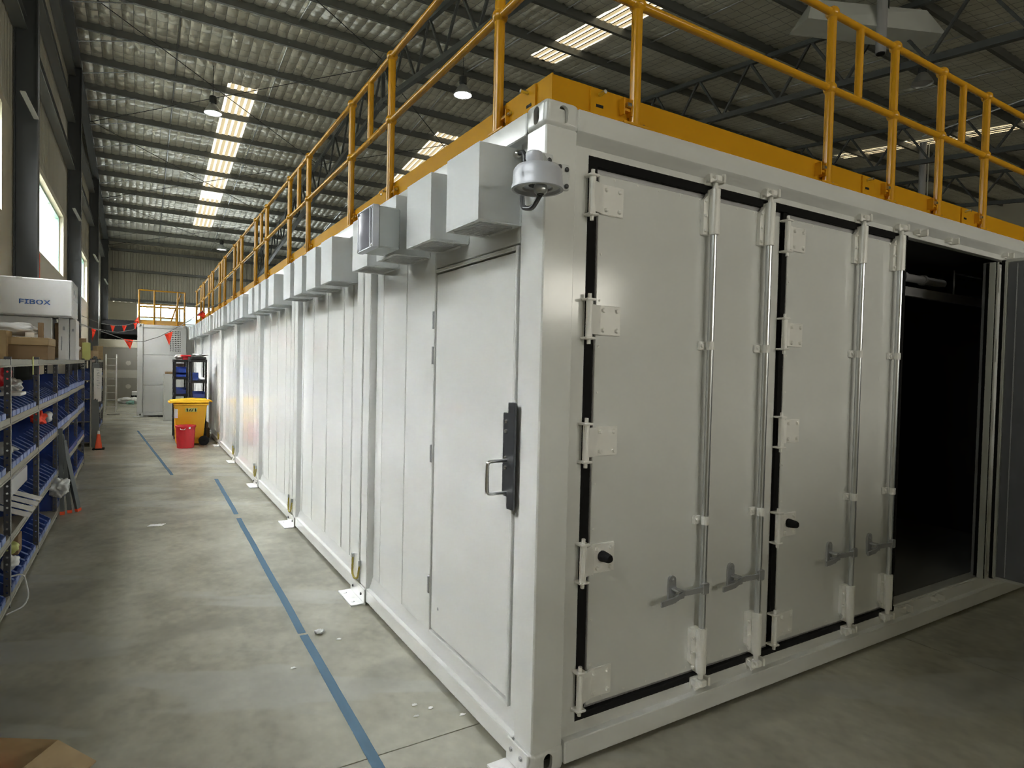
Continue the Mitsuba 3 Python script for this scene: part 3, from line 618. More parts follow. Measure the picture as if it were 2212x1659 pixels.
def rail_run(parent, y0, y1):
    for z, nm in ((ZM, 'mid_rail'), (ZT, 'top_rail')):
        put(nm, tube([(.03, y0, z), (.03, y1, z)], .0205, 12), 'm_yellow', parent, 40)
        put('sleeve_joint', tube([(.03, y1-.012, z), (.03, y1+.003, z)], .0225, 12), 'm_yellow', parent, 40)
KZ0, KZ1 = H-.03, 3.024
for n in range(8):
    Y0 = n*PW
    r = thing('guard_railing', 'yellow tubular guard railing turning the corner above the nearest container' if n == 0 else f'yellow tubular guard railing section above the {["","second","third","fourth","fifth","sixth","seventh","last"][n]} container from the corner', 'railing')
    rail_run(r, .03 if n == 0 else Y0-.265, Y0+2.147)
    for off in (.46, 1.95): stanchion(.03, Y0+off, r, 'y')
    if n: put('short_post', tube([(.03, Y0-.015, ZM+.01), (.03, Y0-.015, ZT-.01)], .0225, 12), 'm_yellow', r, 40)
    put('kick_plate', bx(.060, .066, .05 if n == 0 else Y0-.17, Y0+2.245, KZ0, KZ1), 'm_yellow_plate', r)
    put('lap_joint', bx(.052, .060, Y0+2.05, Y0+2.245, KZ0, KZ1+.004), 'm_yellow_plate', r)
    put('lap_bolts', cat([tube([(.03, Y0+2.09, KZ1-.03), (.09, Y0+2.09, KZ1-.03)], .008, 8), bolt((.052, Y0+2.18, KZ1-.03), (-1, 0, 0), .009, .01)]), 'm_chrome', r)
    if n == 0:
        put('lap_joint', bx(.050, .060, .165, .42, KZ0, KZ1-.004), 'm_yellow_plate', r); put('lap_bolts', cat([tube([(.01, .225, KZ1-.025), (.09, .225, KZ1-.025)], .009, 8)]), 'm_chrome', r)
        put('bolt_slot', bx(.0485, .050, .195, .235, H+.035, H+.048), 'm_black', r)
        for x in (.51, 2.01, 2.70, 3.31, 3.99, 5.42): stanchion(x, .03, r, 'x')
        for x in (2.30, 3.62): put('short_post', tube([(x, .03, ZM+.01), (x, .03, ZT-.01)], .0225, 12), 'm_yellow', r, 40)
        for z, nm in ((ZM, 'mid_rail'), (ZT, 'top_rail')): put(nm, tube([(.03, .03, z), (LX, .03, z)], .0205, 12), 'm_yellow', r, 40)
        put('kick_plate', bx(.060, LX-.1, .060, .066, KZ0, KZ1), 'm_yellow_plate', r)
        for a, b in ((.27, .51), (2.42, 2.69), (3.72, 3.98)):
            put('lap_joint', bx(a, b, .050, .060, KZ0, KZ1-.006), 'm_yellow_plate', r); put('lap_bolts', cat([tube([(a+.05, .01, KZ1-.03), (a+.05, .09, KZ1-.03)], .009, 8)]), 'm_chrome', r); put('bolt_slot', bx(a+.03, a+.07, .0485, .050, H+.04, H+.053), 'm_black', r)

# ------------------------------------------------------------------ dome camera and junction box
t = thing('dome_camera', 'grey dome security camera on a bracket at the top of the corner post', 'camera')
cx, cy, cz = -.098, -.098, 2.508
put('housing', lathe([(0, .052), (.05, .052), (.085, .046), (.097, .030), (.098, .0), (.099, -.022), (.103, -.030), (.103, -.042), (.092, -.042), (.088, -.028), (.0, -.024)], 36, (cx, cy, cz)), 'm_pvc_grey', t, 35)
put('neck', lathe([(0, .105), (.030, .105), (.034, .098), (.034, .078), (.030, .072), (.030, .050), (0, .050)], 24, (cx-.012, cy+.01, cz)), 'm_pvc_grey', t, 35)
put('arm', hull([(cx-.005+.03*a, cy+.012*b, cz+z) for a in (-.6, .9) for b in (-1, 1) for z in (.055, .10)]+[(-.005, -.012, 2.61), (.02, -.012, 2.61), (-.005, -.012, 2.565), (.03, -.012, 2.565)]), 'm_box_grey', t)
put('bracket', cat([bx(-.025, .035, -.012, .003, 2.560, 2.655, .004), bx(.03, .123, -.007, .003, 2.520, 2.628, .004)]), 'm_hood', t)
put('screws', cat([bolt((x, -.010, z), (0, -1, 0), .010, .007, 10) for x, z in ((.015, 2.628), (.105, 2.606), (.105, 2.536), (.068, 2.612))]), 'm_black_steel', t)
put('inner_ring', lathe([(.088, -.030), (.060, -.036), (.058, -.024)], 36, (cx, cy, cz)), 'm_int_grey', t, 40)
put('inner_cavity', lathe([(.058, -.026), (0, -.025)], 30, (cx, cy, cz)), 'm_black', t, 40)
put('lens_turret', cat([lathe([(0, -.066), (.018, -.066), (.026, -.058), (.028, -.044), (.024, -.030), (0, -.028)], 24, (cx-.005, cy-.03, cz))]), 'm_alu', t, 40); put('lens', lathe([(0, -.069), (.013, -.0685), (.014, -.066), (0, -.0655)], 16, (cx-.005, cy-.03, cz)), 'm_black', t, 40)
cab = bend([(.02, .25, 2.728), (.02, .195, 2.728), (.012, .185, 2.60), (-.04, .11, 2.50), (-.085, .03, 2.425), (-.088, -.05, 2.405), (-.095, -.115, 2.445)], .03)
put('cable', tube(cab, .0105, 8), 'm_black_steel', t, True)
t = thing('junction_box', 'grey electrical junction box with shiny clear cover on the third vent hood', 'junction box')
bxY0, bxY1 = 1.31, 1.61
JX = -.168
jy0, jy1, jz0, jz1 = 1.205, 1.485, 2.420, 2.660
put('body', bx(JX-.13, JX, jy0+.006, jy1-.006, jz0+.004, jz1-.004, .008), 'm_box_grey', t)
put('cover', bx(JX-.162, JX-.13, jy0+.004, jy1-.004, jz0+.003, jz1-.003, .006), 'm_clear_cover', t)
put('cover_frame', cat([bx(JX-.165, JX-.126, jy0, jy0+.012, jz0, jz1, .003), bx(JX-.165, JX-.126, jy1-.012, jy1, jz0, jz1, .003), bx(JX-.165, JX-.126, jy0, jy1, jz1-.011, jz1, .003), bx(JX-.165, JX-.126, jy0, jy1, jz0, jz0+.011, .003)]), 'm_pvc_grey', t)
put('din_rail', bx(JX-.166, JX-.160, jy0+.045, jy0+.055, jz0+.01, jz1-.01), 'm_pvc_grey', t)
put('corner_screws', cat([bolt((JX-.163, y, z), (-1, 0, 0), .010, .006, 8) for y in (jy0+.014, jy1-.014) for z in (jz0+.014, jz1-.014)]), 'm_int_grey', t)

# added container out of view, there only to shade the cargo doors and floor
t = thing('added_shade_container', 'added grey container out of view behind the camera, shading the cargo doors', 'container')
put('body', bx(1.6, 7.6, -7.3, -4.95, .12, 2.15), 'm_grey_cab', t); put('top_rail', cat([bx(1.55, 7.65, -4.97, -4.90, 2.1, 2.2), bx(1.55, 7.65, -7.35, -7.28, 2.1, 2.2)]), 'm_grey_cab', t)
for x in (1.55, 7.5):
    for y in (-7.35, -5.05): put('corner_post', bx(x, x+.15, y, y+.15, 0, 2.2), 'm_grey_cab', t)

# ------------------------------------------------------------------ floor markings and litter
def tape(P0, P1, w, label):
    a, b = np.array(P0, float), np.array(P1, float); d = (b-a)/np.linalg.norm(b-a); s = np.array([-d[1], d[0]])*w/2
    n = max(2, int(np.linalg.norm(b-a)/.35)); V, F = [], []
    for i in range(n+1):
        p = a+(b-a)*i/n+s*.08*rng.normal(); V += [[*(p-s), .0015], [*(p+s), .0015]]
    for i in range(n): F += [[2*i, 2*i+2, 2*i+3], [2*i, 2*i+3, 2*i+1]]
    tag(put('floor_tape', M(V, F), 'm_tape'), label, 'tape')
tape((-.535, -.4), (-.512, 1.92), .052, 'blue floor marking tape running beside the nearest container'); tape((-.512, 1.95), (-.47, 5.35), .050, 'middle blue floor tape strip along the containers'); tape((-.468, 5.55), (-.443, 8.02), .050, 'far short blue floor tape strip along the containers')
tape((-1.0, 8.62), (-1.47, 15.7), .045, 'worn blue floor tape slanting across the far aisle')
tag(put('paper_scrap', M([[-1.36, 5.36, .004], [-1.22, 5.33, .003], [-1.18, 5.40, .010], [-1.30, 5.44, .004], [-1.33, 5.40, .012]], [[0, 1, 4], [1, 2, 4], [2, 3, 4]]), 'm_paper'), 'white scrap of paper lying on the aisle floor', 'paper')
t = tag(put('plastic_scrap', crumple((-.415, 1.90, .012), .03, (1, 1, .4), .5, 12, 2, 3), 'm_plastic_bag', None, True), 'crumpled clear plastic scrap on the floor beside the blue tape', 'litter')
for i, (x, y) in enumerate(((-.138, .734), (-.20, .80), (-.23, .70), (-.02, .60), (-.66, 1.5), (-1.55, .95), (-.33, 1.75))):
    tag(put('paint_flake', crumple((x, y, .003), .010, (1.5, 1, .3), .5, 9, 1, i), 'm_paper'), 'tiny white flake lying on the concrete beside the containers', 'litter', 'white flakes on the floor')

# ------------------------------------------------------------------ shelving along the left wall
def post_mesh(x, y, face):
    pg = sbox(0, 0, .038, 1.765)
    for z in np.arange(.06, 1.74, .05): pg = pg.difference(Point(.019, z).buffer(.0075, 2))
    a = prism_poly(pg, 'y', y, y+.003, x-.038)
    return a
def prism_poly(pg, axis, lo, hi, x0):
    m = extrude_polygon(pg, hi-lo); v = m.vertices
    return M(np.stack([v[:, 0]+x0, v[:, 2]+lo, v[:, 1]], 1), m.faces[:, ::-1])
POSTF = mikit.ply(cat([post_mesh(0, 0, 0)]), 'm_shelf_post'); POSTE = mikit.ply(bx(-.003, 0, .003, .038, 0, 1.765), 'm_post_edge')
SX0, SX1 = -2.62, -2.20
LEV = [.085, .505, .965, 1.335, 1.742]
BY = [1.93, 3.32, 4.71, 6.15, 7.56, 8.95, 10.35]; BY2 = [12.75, 14.05, 15.35, 16.6, 17.8]
def xs(y): return SX1 - max(0, (y-6))*.008
bayname = {}
def shelf(y0, y1, label, last):
    t = thing('shelving_bay', label, 'shelf'); x1 = xs(y0)
    for yy in ([y0] if not last else [y0, y1-.04]):
        for x in (SX0+.04, x1):
            p = share('post', POSTF, t, (x, yy, 0)); share('post_edge', POSTE, p, (x, yy, 0))
    for z in LEV:
        put('shelf_board', bx(SX0+.01, x1-.012, y0+.004, y1-.004, z-.014, z), 'm_board', t)
        put('front_beam', cat([bx(x1-.012, x1-.002, y0+.04, y1-.002, z-.048, z+.004), bx(x1-.022, x1+.004, y0+.04, y1-.002, z-.05, z-.036, .002)]), 'm_shelf_beam', t)
        put('rear_beam', bx(SX0, SX0+.01, y0+.04, y1-.002, z-.048, z+.004), 'm_shelf_beam', t)
    return t
bn = ['cut by the frame', 'second from camera', 'third from camera', 'fourth from camera', 'fifth from camera', 'sixth from camera']
for i in range(6): shelf(BY[i], BY[i+1], f'black steel shelving bay with blue bins by the left wall, {bn[i]}', i == 5)
for i in range(4): shelf(BY2[i], BY2[i+1], f'far black steel shelving bay beyond the notice panel, {["first","second","third","last"][i]} in line', i == 3)
def bin_mesh(w, d, h):
    """open-fronted parts bin: back at x=0, front at x=d, width along y"""
    th = .004; fl = h*.42
    side = [(0, 0), (d, 0), (d, fl), (d*.72, h), (0, h)]
    ms = [bx(0, d, 0, w, 0, th), bx(0, th, 0, w, 0, h), prism_side(side, 0, th), prism_side(side, w-th, w), bx(d-th, d+.001, 0, w, 0, fl), bx(d-.02, d+.008, .004, w-.004, fl-.008, fl)]
    return cat(ms)
def prism_side(pts, lo, hi):
    m = extrude_polygon(Polygon(pts), hi-lo); v = m.vertices
    return M(np.stack([v[:, 0], v[:, 2]+lo, v[:, 1]], 1), m.faces[:, ::-1])
BINS = {}
ORD = ['first', 'second', 'third', 'fourth', 'fifth', 'sixth', 'seventh', 'eighth', 'ninth']
def bins(y0, y1, z, w, lvl, bay, skip=(), h=.13, strip=True):
    k = (w, h)
    if k not in BINS:
        BINS[k] = (mikit.ply(bin_mesh(w-.012, .375, h), 'm_blue_bin'), mikit.ply(cat([bx(.376, .386, .012, w-.030, h*.08, h*.42)]+[bar((.27, yy, h-.001), (.374, yy, h*.43), .006, .004) for yy in (.003, w-.015)]), 'm_label_strip'))
    n = int((y1-y0-.06)/w)
    for i in range(n):
        if i in skip: continue
        y = y0+.05+i*w; x = xs(y0)-.375-.008
        t = thing('parts_bin', f'{ORD[i]} blue parts bin from near end, {lvl} shelf, {bay} shelving bay', 'bin', f'blue bins on the {lvl} shelf of the {bay} bay')
        share('body', BINS[k][0], t, (x, y, z)); 
        if strip: share('label_holder', BINS[k][1], t, (x, y, z))
lv = ['lowest', 'second lowest', 'middle', 'second highest']
nb = ['nearest', 'second', 'third', 'fourth', 'fifth', 'sixth']
for b in range(6):
    for l in range(4):
        if b < 3: bins(BY[b], BY[b+1], LEV[l], .168, lv[l], nb[b], skip={(1, 1): (0, 1, 2, 3), (2, 1): (), (2, 0): (5, 6, 7)}.get((b, l), ()), h=.125 if l != 3 else .115)
        else: bins(BY[b], BY[b+1], LEV[l], .33, lv[l], nb[b], h=.20 if (b+l) % 2 else .16, strip=l > 1)
for b in range(4):
    for l in range(4): bins(BY2[b], BY2[b+1], LEV[l], .42, lv[l], ['first far', 'second far', 'third far', 'last far'][b], h=.18)

# things lying in the shelves
def put1(name, mesh, m, label, category, smooth=False, group=None): return tag(put(name, mesh, m, None, smooth), label, category, group)
put1('red_bag', crumple((-2.36, 4.05, 1.64), .075, (.7, .8, 1.3), .4, 8, 3, 1), 'm_red', 'crumpled red plastic bag hanging under the top shelf of the second bay', 'bag', True)
put1('clear_bag', crumple((-2.33, 4.28, 1.52), .085, (.8, 1.2, .75), .4, 9, 3, 2), 'm_plastic_bag', 'crumpled clear plastic bag on the blue bins of the second bay', 'bag', True)
put1('small_carton', bx(-2.33, -2.20, 3.75, 4.0, 1.470, 1.495, .003), 'm_paper', 'small flat white carton lying across the blue bins of the second bay', 'box')
put1('red_wrap', crumple((-2.30, 5.55, 1.17), .085, (.8, 1.5, .8), .5, 8, 3, 5), 'm_orange', 'bright red plastic wrap on the middle shelf of the third bay', 'plastic wrap', True)
put1('white_wrap', crumple((-2.26, 5.98, 1.14), .05, (.7, 1, 1), .5, 8, 2, 6), 'm_paper', 'small white plastic wrap beside the red wrap in the third bay', 'plastic wrap', True)
for i, (y, z, r, s) in enumerate(((3.55, 1.10, .06, (1, 1.2, .7)), (3.85, 1.06, .05, (1, 1.3, .4)))): put1('paper_bag', crumple((-2.28, y, z), r, s, .5, 8, 2, 8+i), 'm_plastic_bag', ['torn pale bag in the bins of the second bay, above the tape strip', 'small cream paper piece on the bins of the second bay'][i], 'bag', True)
for i in range(4):
    y = 3.75+i*.16
    put1('document_sleeve', rot(bx(-2.46, -2.14, y, y+.14, .60+.012*i, .606+.012*i), [0, 1, 0], 22, (-2.3, y, .6)), 'm_paper' if i % 2 else 'm_white_card', ['white document sleeve nearest the front post of the second bay', 'grey-white sleeve second in the row in the second bay', 'white sleeve third in the row in the second bay', 'grey-white sleeve furthest in the row in the second bay'][i], 'document sleeve')
put1('grey_case', bx(-2.58, -2.24, 3.42, 4.4, .72, .86, .01), 'm_int_grey', 'grey plastic case lying on the second lowest shelf of the second bay', 'case')
put1('hanging_bag', crumple((-2.14, 5.72, .42), .12, (.7, 1.3, .75), .45, 9, 3, 12), 'm_plastic_bag', 'crumpled clear plastic bag spilling from the low shelf of the third bay', 'bag', True)
put1('brown_part_box', bx(-2.45, -2.24, 3.95, 4.12, .21, .36, .004), 'm_cardboard_dark', 'small brown carton on the lowest shelf of the second bay', 'box')
put1('white_foam', crumple((-2.25, 3.66, .235), .06, (.8, 1.2, .9), .4, 7, 3, 14), 'm_paper', 'white foam lump on the lowest shelf beside the nearest front post', 'foam', True)
put1('foam_roll', crumple((-2.28, 3.84, .30), .06, (1, 1, .7), .3, 6, 2, 15), 'm_lime', 'pale green foam roll on the lowest shelf of the second bay', 'foam', True)
put1('loose_cable', tube(bend([(-2.22, 3.40, .20), (-2.14, 3.43, .205), (-2.10, 3.36, .06), (-2.12, 3.30, .008), (-2.2, 3.16, .008)], .04), .006, 6), 'm_plastic_bag', 'pale loose cable hanging from the lowest shelf to the floor', 'cable', True)
for i, (x, y) in enumerate(((-2.168, 6.33), (-2.105, 6.40), (-2.03, 6.46))):
    a, b = np.array([x, y, .012]), np.array([-2.185+.01*i, 6.27+.03*i, .98-.07*i])
    t = thing('steel_bar', ['grey steel angle bar leaning on the shelving, innermost of three', 'grey steel angle bar leaning on the shelving, middle of three', 'grey steel angle bar leaning on the shelving, outermost of three'][i], 'bar')
    put('bar', bar(a, b, .04, .045), 'm_truss', t); put('end_cap', bar(a-(b-a)*.005, a+(b-a)*.035, .043, .048), 'm_cone', t)

# goods on top of the shelving
ZS = LEV[4]+.001
def carton(x0, x1, y0, y1, z0, z1, m, label, rz=0, category='box', tape_=None, b=.004):
    t = thing('carton', label, category)
    k = put('body', rot(bx(x0, x1, y0, y1, z0, z1, b), [0, 0, 1], rz, ((x0+x1)/2, (y0+y1)/2, 0)), m, t)
    if tape_: put('tape', rot(bx((x0+x1)/2-.025, (x0+x1)/2+.025, y0-.001, y1+.001, z1-.03, z1+.001), [0, 0, 1], rz, ((x0+x1)/2, (y0+y1)/2, 0)), tape_, t)
    return t
t = carton(-2.97, -2.055, 6.0, 6.62, 2.205, 2.60, 'm_white_card', 'large white carton with blue lettering, topmost on the shelving', tape_='m_plastic_bag', b=.012)
tm = meshkit.text_mesh('FIBOX', .045, .002, bold=True); v = tm.vertices.copy(); w = v[:, 0].max()-v[:, 0].min(); v[:, 0] = (v[:, 0]-v[:, 0].min())*(.262/w)
put('lettering', M(np.stack([v[:, 0]-2.512, 5.9995-v[:, 2], v[:, 1]+2.325], 1), tm.faces[:, ::-1]), 'm_text_blue', t)
put('flap_seam', bx(-2.0555, -2.053, 6.05, 6.57, 2.40, 2.404), 'm_box_grey', t)
put('printed_marks', cat([bx(-2.0555, -2.053, 6.16, 6.22, 2.46, 2.51), bx(-2.0555, -2.053, 6.32, 6.38, 2.44, 2.48)]), 'm_text_grey', t)
t = carton(-2.20, -2.105, 6.2, 6.62, ZS, 2.204, 'm_white_card', 'tall white carton standing under the lettered carton, left of the pair', b=.006); put('printed_marks', cat([bx(-2.16, -2.14, 6.198, 6.2, 2.07, 2.11), bx(-2.175, -2.165, 6.198, 6.2, 1.85, 2.0)]), 'm_text_grey', t)
t = carton(-2.10, -2.04, 6.22, 6.60, ZS, 2.195, 'm_white_card', 'tall narrow white carton standing under the lettered carton, right of the pair', b=.006); put('printed_marks', bx(-2.08, -2.06, 6.218, 6.22, 2.06, 2.09), 'm_text_grey', t)
carton(-2.24, -2.205, 6.3, 6.6, ZS, 2.15, 'm_cardboard_dark', 'narrow brown carton squeezed beside the tall white cartons')
carton(-2.72, -2.25, 6.15, 6.6, ZS, 2.204, 'm_white_card', 'white carton under the lettered carton, behind the wrapped parcel', b=.008)
carton(-2.47, -2.165, 5.0, 5.55, ZS, 1.875, 'm_cardboard_dark', 'brown carton on the shelving top, lower of two', 0); carton(-2.475, -2.16, 4.99, 5.56, 1.876, 1.948, 'm_cardboard', 'flat tan carton lid resting on the lower brown carton')
t = thing('open_carton', 'small open tan carton on the shelving top at the left edge', 'box')
put('wall', cat([bx(-2.53, -2.455, 4.9, 4.905, ZS, 2.0), bx(-2.46, -2.455, 4.9, 5.2, ZS, 2.0), bx(-2.58, -2.575, 4.9, 5.2, ZS, 2.0), bx(-2.58, -2.455, 5.195, 5.2, ZS, 2.0)]), 'm_cardboard', t); put('contents', bx(-2.57, -2.465, 4.91, 5.19, ZS, 1.90), 'm_cardboard_dark', t)
t = thing('wrapped_parcel', 'white plastic wrapped parcel lying on the brown cartons', 'parcel')
put('wrap', crumple((-2.46, 5.35, 2.03), .10, (2.0, 1.5, .62), .22, 7, 3, 21), 'm_white_card', t, True); put('label', bx(-2.36, -2.29, 5.205, 5.21, 1.955, 2.0), 'm_paper', t); put('end_flap', bx(-2.275, -2.235, 5.3, 5.36, 1.95, 2.10), 'm_cardboard_dark', t)
for i, (x0, x1, y0, y1, z1, m, l) in enumerate(((-2.42, -2.28, 9.0, 9.4, 2.20, 'm_white_card', 'pale grey carton on the shelving top beyond the tall white cartons'), (-2.36, -2.25, 8.2, 8.5, 1.96, 'm_white_card', 'small white carton in front of the pale grey carton on the shelving'),
        (-2.42, -2.26, 9.85, 10.25, 1.87, 'm_cardboard_dark', 'small dark carton under the white bag on the shelving top'), (-2.44, -2.30, 12.9, 13.3, 2.09, 'm_lime', 'yellow-green foam board standing on the far shelving top'), (-2.46, -2.30, 14.6, 15.1, 1.95, 'm_cardboard', 'tan carton on the far shelving top beyond the green board'), (-2.44, -2.31, 16.9, 17.5, 2.10, 'm_cardboard', 'furthest tan carton on the far shelving top'), (-2.55, -2.42, 13.6, 14.0, 2.19, 'm_cardboard_dark', 'brown carton behind the green board on the far shelving'))):
    carton(x0, x1, y0, y1, ZS, z1, m, l, rz=(-6, 4, 0, 3, -9, 12, 5)[i])
put1('white_bag', crumple((-2.34, 10.05, 1.93), .07, (1.1, 1.7, .85), .4, 8, 3, 25), 'm_white_card', 'white plastic bag on the dark carton on the shelving top', 'bag', True)
put1('paper_bundle', crumple((-2.31, 7.95, 1.785), .05, (1, 2.2, .8), .5, 9, 3, 26), 'm_paper', 'crumpled paper bundle on the shelving top', 'paper', True)
put1('dark_cloth', crumple((-2.27, 13.9, 1.74), .07, (.8, 2, 1), .5, 8, 3, 27), 'm_dark_steel', 'dark cloth hanging over the edge of the far shelving top', 'cloth', True)
put1('yellow_tag', bx(-2.197, -2.193, 4.30, 4.345, 1.62, 1.77), 'm_lime', 'cream tag hanging from the top beam of the second bay', 'tag')
put1('red_pole', bx(-2.80, -2.76, 9.75, 9.79, 0, 3.36), 'm_cone', 'red painted pole standing beside the nearest column', 'pole')
# notice panel, cone
t = thing('notice_panel', 'dark grey panel closing the end of the near shelving, with a white paper', 'panel')
put('panel', bx(-2.250, -2.125, 12.60, 12.64, 0.0, 1.68, .003), 'm_truss', t); put('upright', bx(-2.275, -2.250, 12.58, 12.64, 0, 1.74), 'm_shelf_beam', t)
pg = Polygon([(-2.215, .95), (-2.18, .98), (-2.165, .945), (-2.145, .97), (-2.145, .91), (-2.088, .925), (-2.083, 1.58), (-2.215, 1.585)])
v = prism(list(pg.exterior.coords)[:-1], 'y', 12.592, 12.599)
put('paper', v, 'm_paper', t); put('handwriting', cat([bar([-2.17+.01*(i % 2), 12.591, 1.54-.05*i], [-2.13+.012*((i*7) % 3), 12.591, 1.53-.05*i], .004, .006) for i in range(8)]+[bar([-2.16, 12.591, 1.45], [-2.14, 12.591, 1.5], .004, .006)]), 'm_text_grey', t)
t = thing('traffic_cone', 'small orange traffic cone at the foot of the notice panel', 'cone')
put('body', lathe([(.062, .025), (.022, .33), (.018, .36), (0, .362)], 18, (-2.115, 12.25, 0)), 'm_cone', t, 30); put('tip', lathe([(.026, .30), (.018, .362), (0, .365)], 18, (-2.115, 12.25, 0)), 'm_paper', t, 30); put('base', bx(-2.215, -2.015, 12.15, 12.35, 0, .025, .006), 'm_rubber', t)
# bunting
def bunting(P, flags, label, n0):
    t = thing('bunting', label, 'bunting'); P = [np.array(p) for p in P]
    put('string', tube(P, .006, 6), 'm_rope', t)
    for f in flags:
        a, b, c = [np.array(q, float) for q in f]
        k = 5; V, F = [], []
        for i in range(k+1):
            l, r = a+(c-a)*i/k, b+(c-b)*i/k
            off = np.array([0, .02*math.sin(i*1.4+a[0]*9), 0]); V += [l+off, (l+r)/2-off+[0, .015, 0], r+off*.5]
        for i in range(k):
            for j in (0, 1): q = 3*i+j; F += [[q, q+3, q+4], [q, q+4, q+1]]
        put('flag', M(V, F), 'm_orange', t)
F3 = lambda y, *pts: [[(p[0], y, p[1]) for p in f] for f in pts]
bunting([[-2.725, 9.33, 2.47], [-2.445, 10.5, 2.382], [-2.286, 10.5, 2.345], [-2.092, 10.5, 2.269], [-1.841, 10.5, 2.179], [-1.604, 10.5, 2.085], [-1.382, 10.5, 2.087], [-1.135, 10.5, 2.188], [-.846, 10.5, 2.376], [-.662, 10.5, 2.504], [-.46, 10.5, 2.686], [-.15, 10.5, 2.87], [.035, 10.5, 2.98]],
        F3(10.5, [(-1.68, 2.125), (-1.535, 2.11), (-1.582, 1.945)], [(-1.06, 2.23), (-.93, 2.29), (-.985, 2.04)], [(-.56, 2.60), (-.40, 2.58), (-.46, 2.71)], [(-.52, 2.64), (-.40, 2.66), (-.45, 2.53)]), 'bunting of orange flags strung low from the shelving up to the container railing', 3)
bunting([[-2.725, 9.33, 2.30], [-2.5, 12.0, 2.42], [-2.26, 12.3, 2.36], [-2.0, 12.9, 2.34], [-1.85, 14.0, 2.36], [-1.6, 18, 2.60], [-1.44, 20.19, 2.92]], F3(12.3, [(-2.24, 2.37), (-2.16, 2.34), (-2.225, 2.14)], [(-2.235, 2.37), (-2.20, 2.35), (-2.23, 2.10)]), 'short bunting string with one folded orange flag near the shelving', 1)
bunting([[-2.725, 16.92, 2.86], [-2.381, 18, 2.739], [-2.064, 18, 2.694], [-1.795, 18, 2.709], [-1.501, 18, 2.815], [-1.475, 19, 2.95], [-1.475, 20.22, 3.05]], F3(18, [(-2.14, 2.71), (-2.02, 2.70), (-2.08, 2.50)], [(-1.87, 2.705), (-1.75, 2.71), (-1.82, 2.52)], [(-1.60, 2.78), (-1.50, 2.82), (-1.55, 2.60)], [(-1.58, 2.83), (-1.48, 2.98), (-1.46, 2.78)]), 'bunting of small orange flags further back in front of the end container', 3)
# ladder
t = thing('step_ladder', 'aluminium step ladder leaning at the end of the far shelving', 'ladder')
for x in (-2.42, -2.12): put('stile', bar([x, 22.3, 0], [x, 22.9, 1.93], .03, .07), 'm_ladder', t)
for i in range(8): f = (i+.8)/8.4; put('rung', bx(-2.42, -2.12, 22.3+.6*f-.05, 22.3+.6*f+.04, 1.93*f-.012, 1.93*f+.012), 'm_ladder', t)
for x in (-2.42, -2.12): put('rear_leg', bar([x, 23.6, 0], [x, 22.95, 1.85], .025, .04), 'm_ladder', t)
# heap at the partition
for i, (x, y, r, s, m, l) in enumerate(((-1.9, 27.0, .16, (2.2, 1, .8), 'm_white_card', 'pale sack lying at the foot of the partition, left of the heap'), (-1.55, 26.6, .17, (1.6, 1, .9), 'm_paper', 'white plastic sack in the heap beside the end container'), (-1.75, 26.4, .10, (1.3, 1, .8), 'm_teal', 'teal plastic piece in the heap before the partition'))):
    put1('sack', crumple((x, y, r*s[2]*.9), r, s, .3, 6, 3, 31+i), m, l, 'sack', True)
put1('white_case', cat([bx(-1.72, -1.35, 27.5, 27.9, .30, .46, .02)]), 'm_paper', 'white box resting on a black crate near the partition', 'box')
put1('black_crate', bx(-1.74, -1.33, 27.48, 27.92, 0, .299, .01), 'm_black', 'black crate beneath the white box near the partition', 'crate')
put1('hose_coil', cat([lathe([(.16+.02*math.cos(w), .02+.02*math.sin(w)) for w in np.linspace(0, 2*math.pi, 9)], 20, (-2.15, 21.2, 0))]), 'm_shelf_beam', 'dusty hose coil on the floor beside the ladder', 'hose', True)

# ------------------------------------------------------------------ end container, cabinet, racks, bins
EY = 20.2
t = thing('end_container', 'narrow white container closing the aisle with a mesh vent and railing on top', 'container'); ex0, ex1 = -1.51, -.16
E0 = t
put('body', bx(ex0+.03, ex1-.03, EY+.04, EY+5.8, .08, H-.06), 'm_white', t)
for x in (ex0, ex1-.15): put('corner_post', bx(x, x+.15, EY, EY+.15, .11, H-.11, .006), 'm_white', t)
CASTX = mikit.ply(casting_mesh(), 'm_white', smooth=30)
for x in (ex0, ex1-.178):
    for z in (0, H-.118): share('corner_casting', CASTX, t, (x, EY-.004, z))
put('top_rail', bx(ex0+.17, ex1-.17, EY+.005, EY+.05, H-.115, H-.02, .004), 'm_white', t); put('bottom_rail', bx(ex0+.17, ex1-.17, EY+.005, EY+.05, .03, .13, .004), 'm_white', t)
for z0, z1 in ((.14, .97), (.985, 1.925), (1.94, 2.76)): put('wall_panel', bx(ex0+.155, ex1-.155, EY+.02, EY+.06, z0, z1, .008), 'm_white', t)
g = put('vent_grille', cat([bx(-.64, -.215, EY+.004, EY+.02, z, z+.03) for z in np.linspace(2.03, 2.70, 12)]+[bx(x, x+.022, EY+.002, EY+.018, 2.03, 2.73) for x in np.linspace(-.64, -.237, 10)]), 'm_white', t); put('opening', bx(-.63, -.225, EY+.0165, EY+.0199, 2.04, 2.72), 'm_black', g)
put('foot_bracket', cat([bx(ex0-.1, ex0+.35, EY-.12, EY, 0, .012), bx(ex1-.35, ex1, EY-.12, EY, 0, .012)]), 'm_white', t)
t = thing('end_railing', 'yellow guard railing around the top of the end container', 'railing')
for z in (3.43, 3.94):
    put('rail', tube([(ex0+.04, EY+5.5, z), (ex0+.04, EY+.05, z), (ex1-.04, EY+.05, z)], .022, 10), 'm_yellow', t); put('rail', tube([(ex1-.04, EY+5.5, z), (ex0+.04, EY+5.5, z)], .022, 10), 'm_yellow', t)
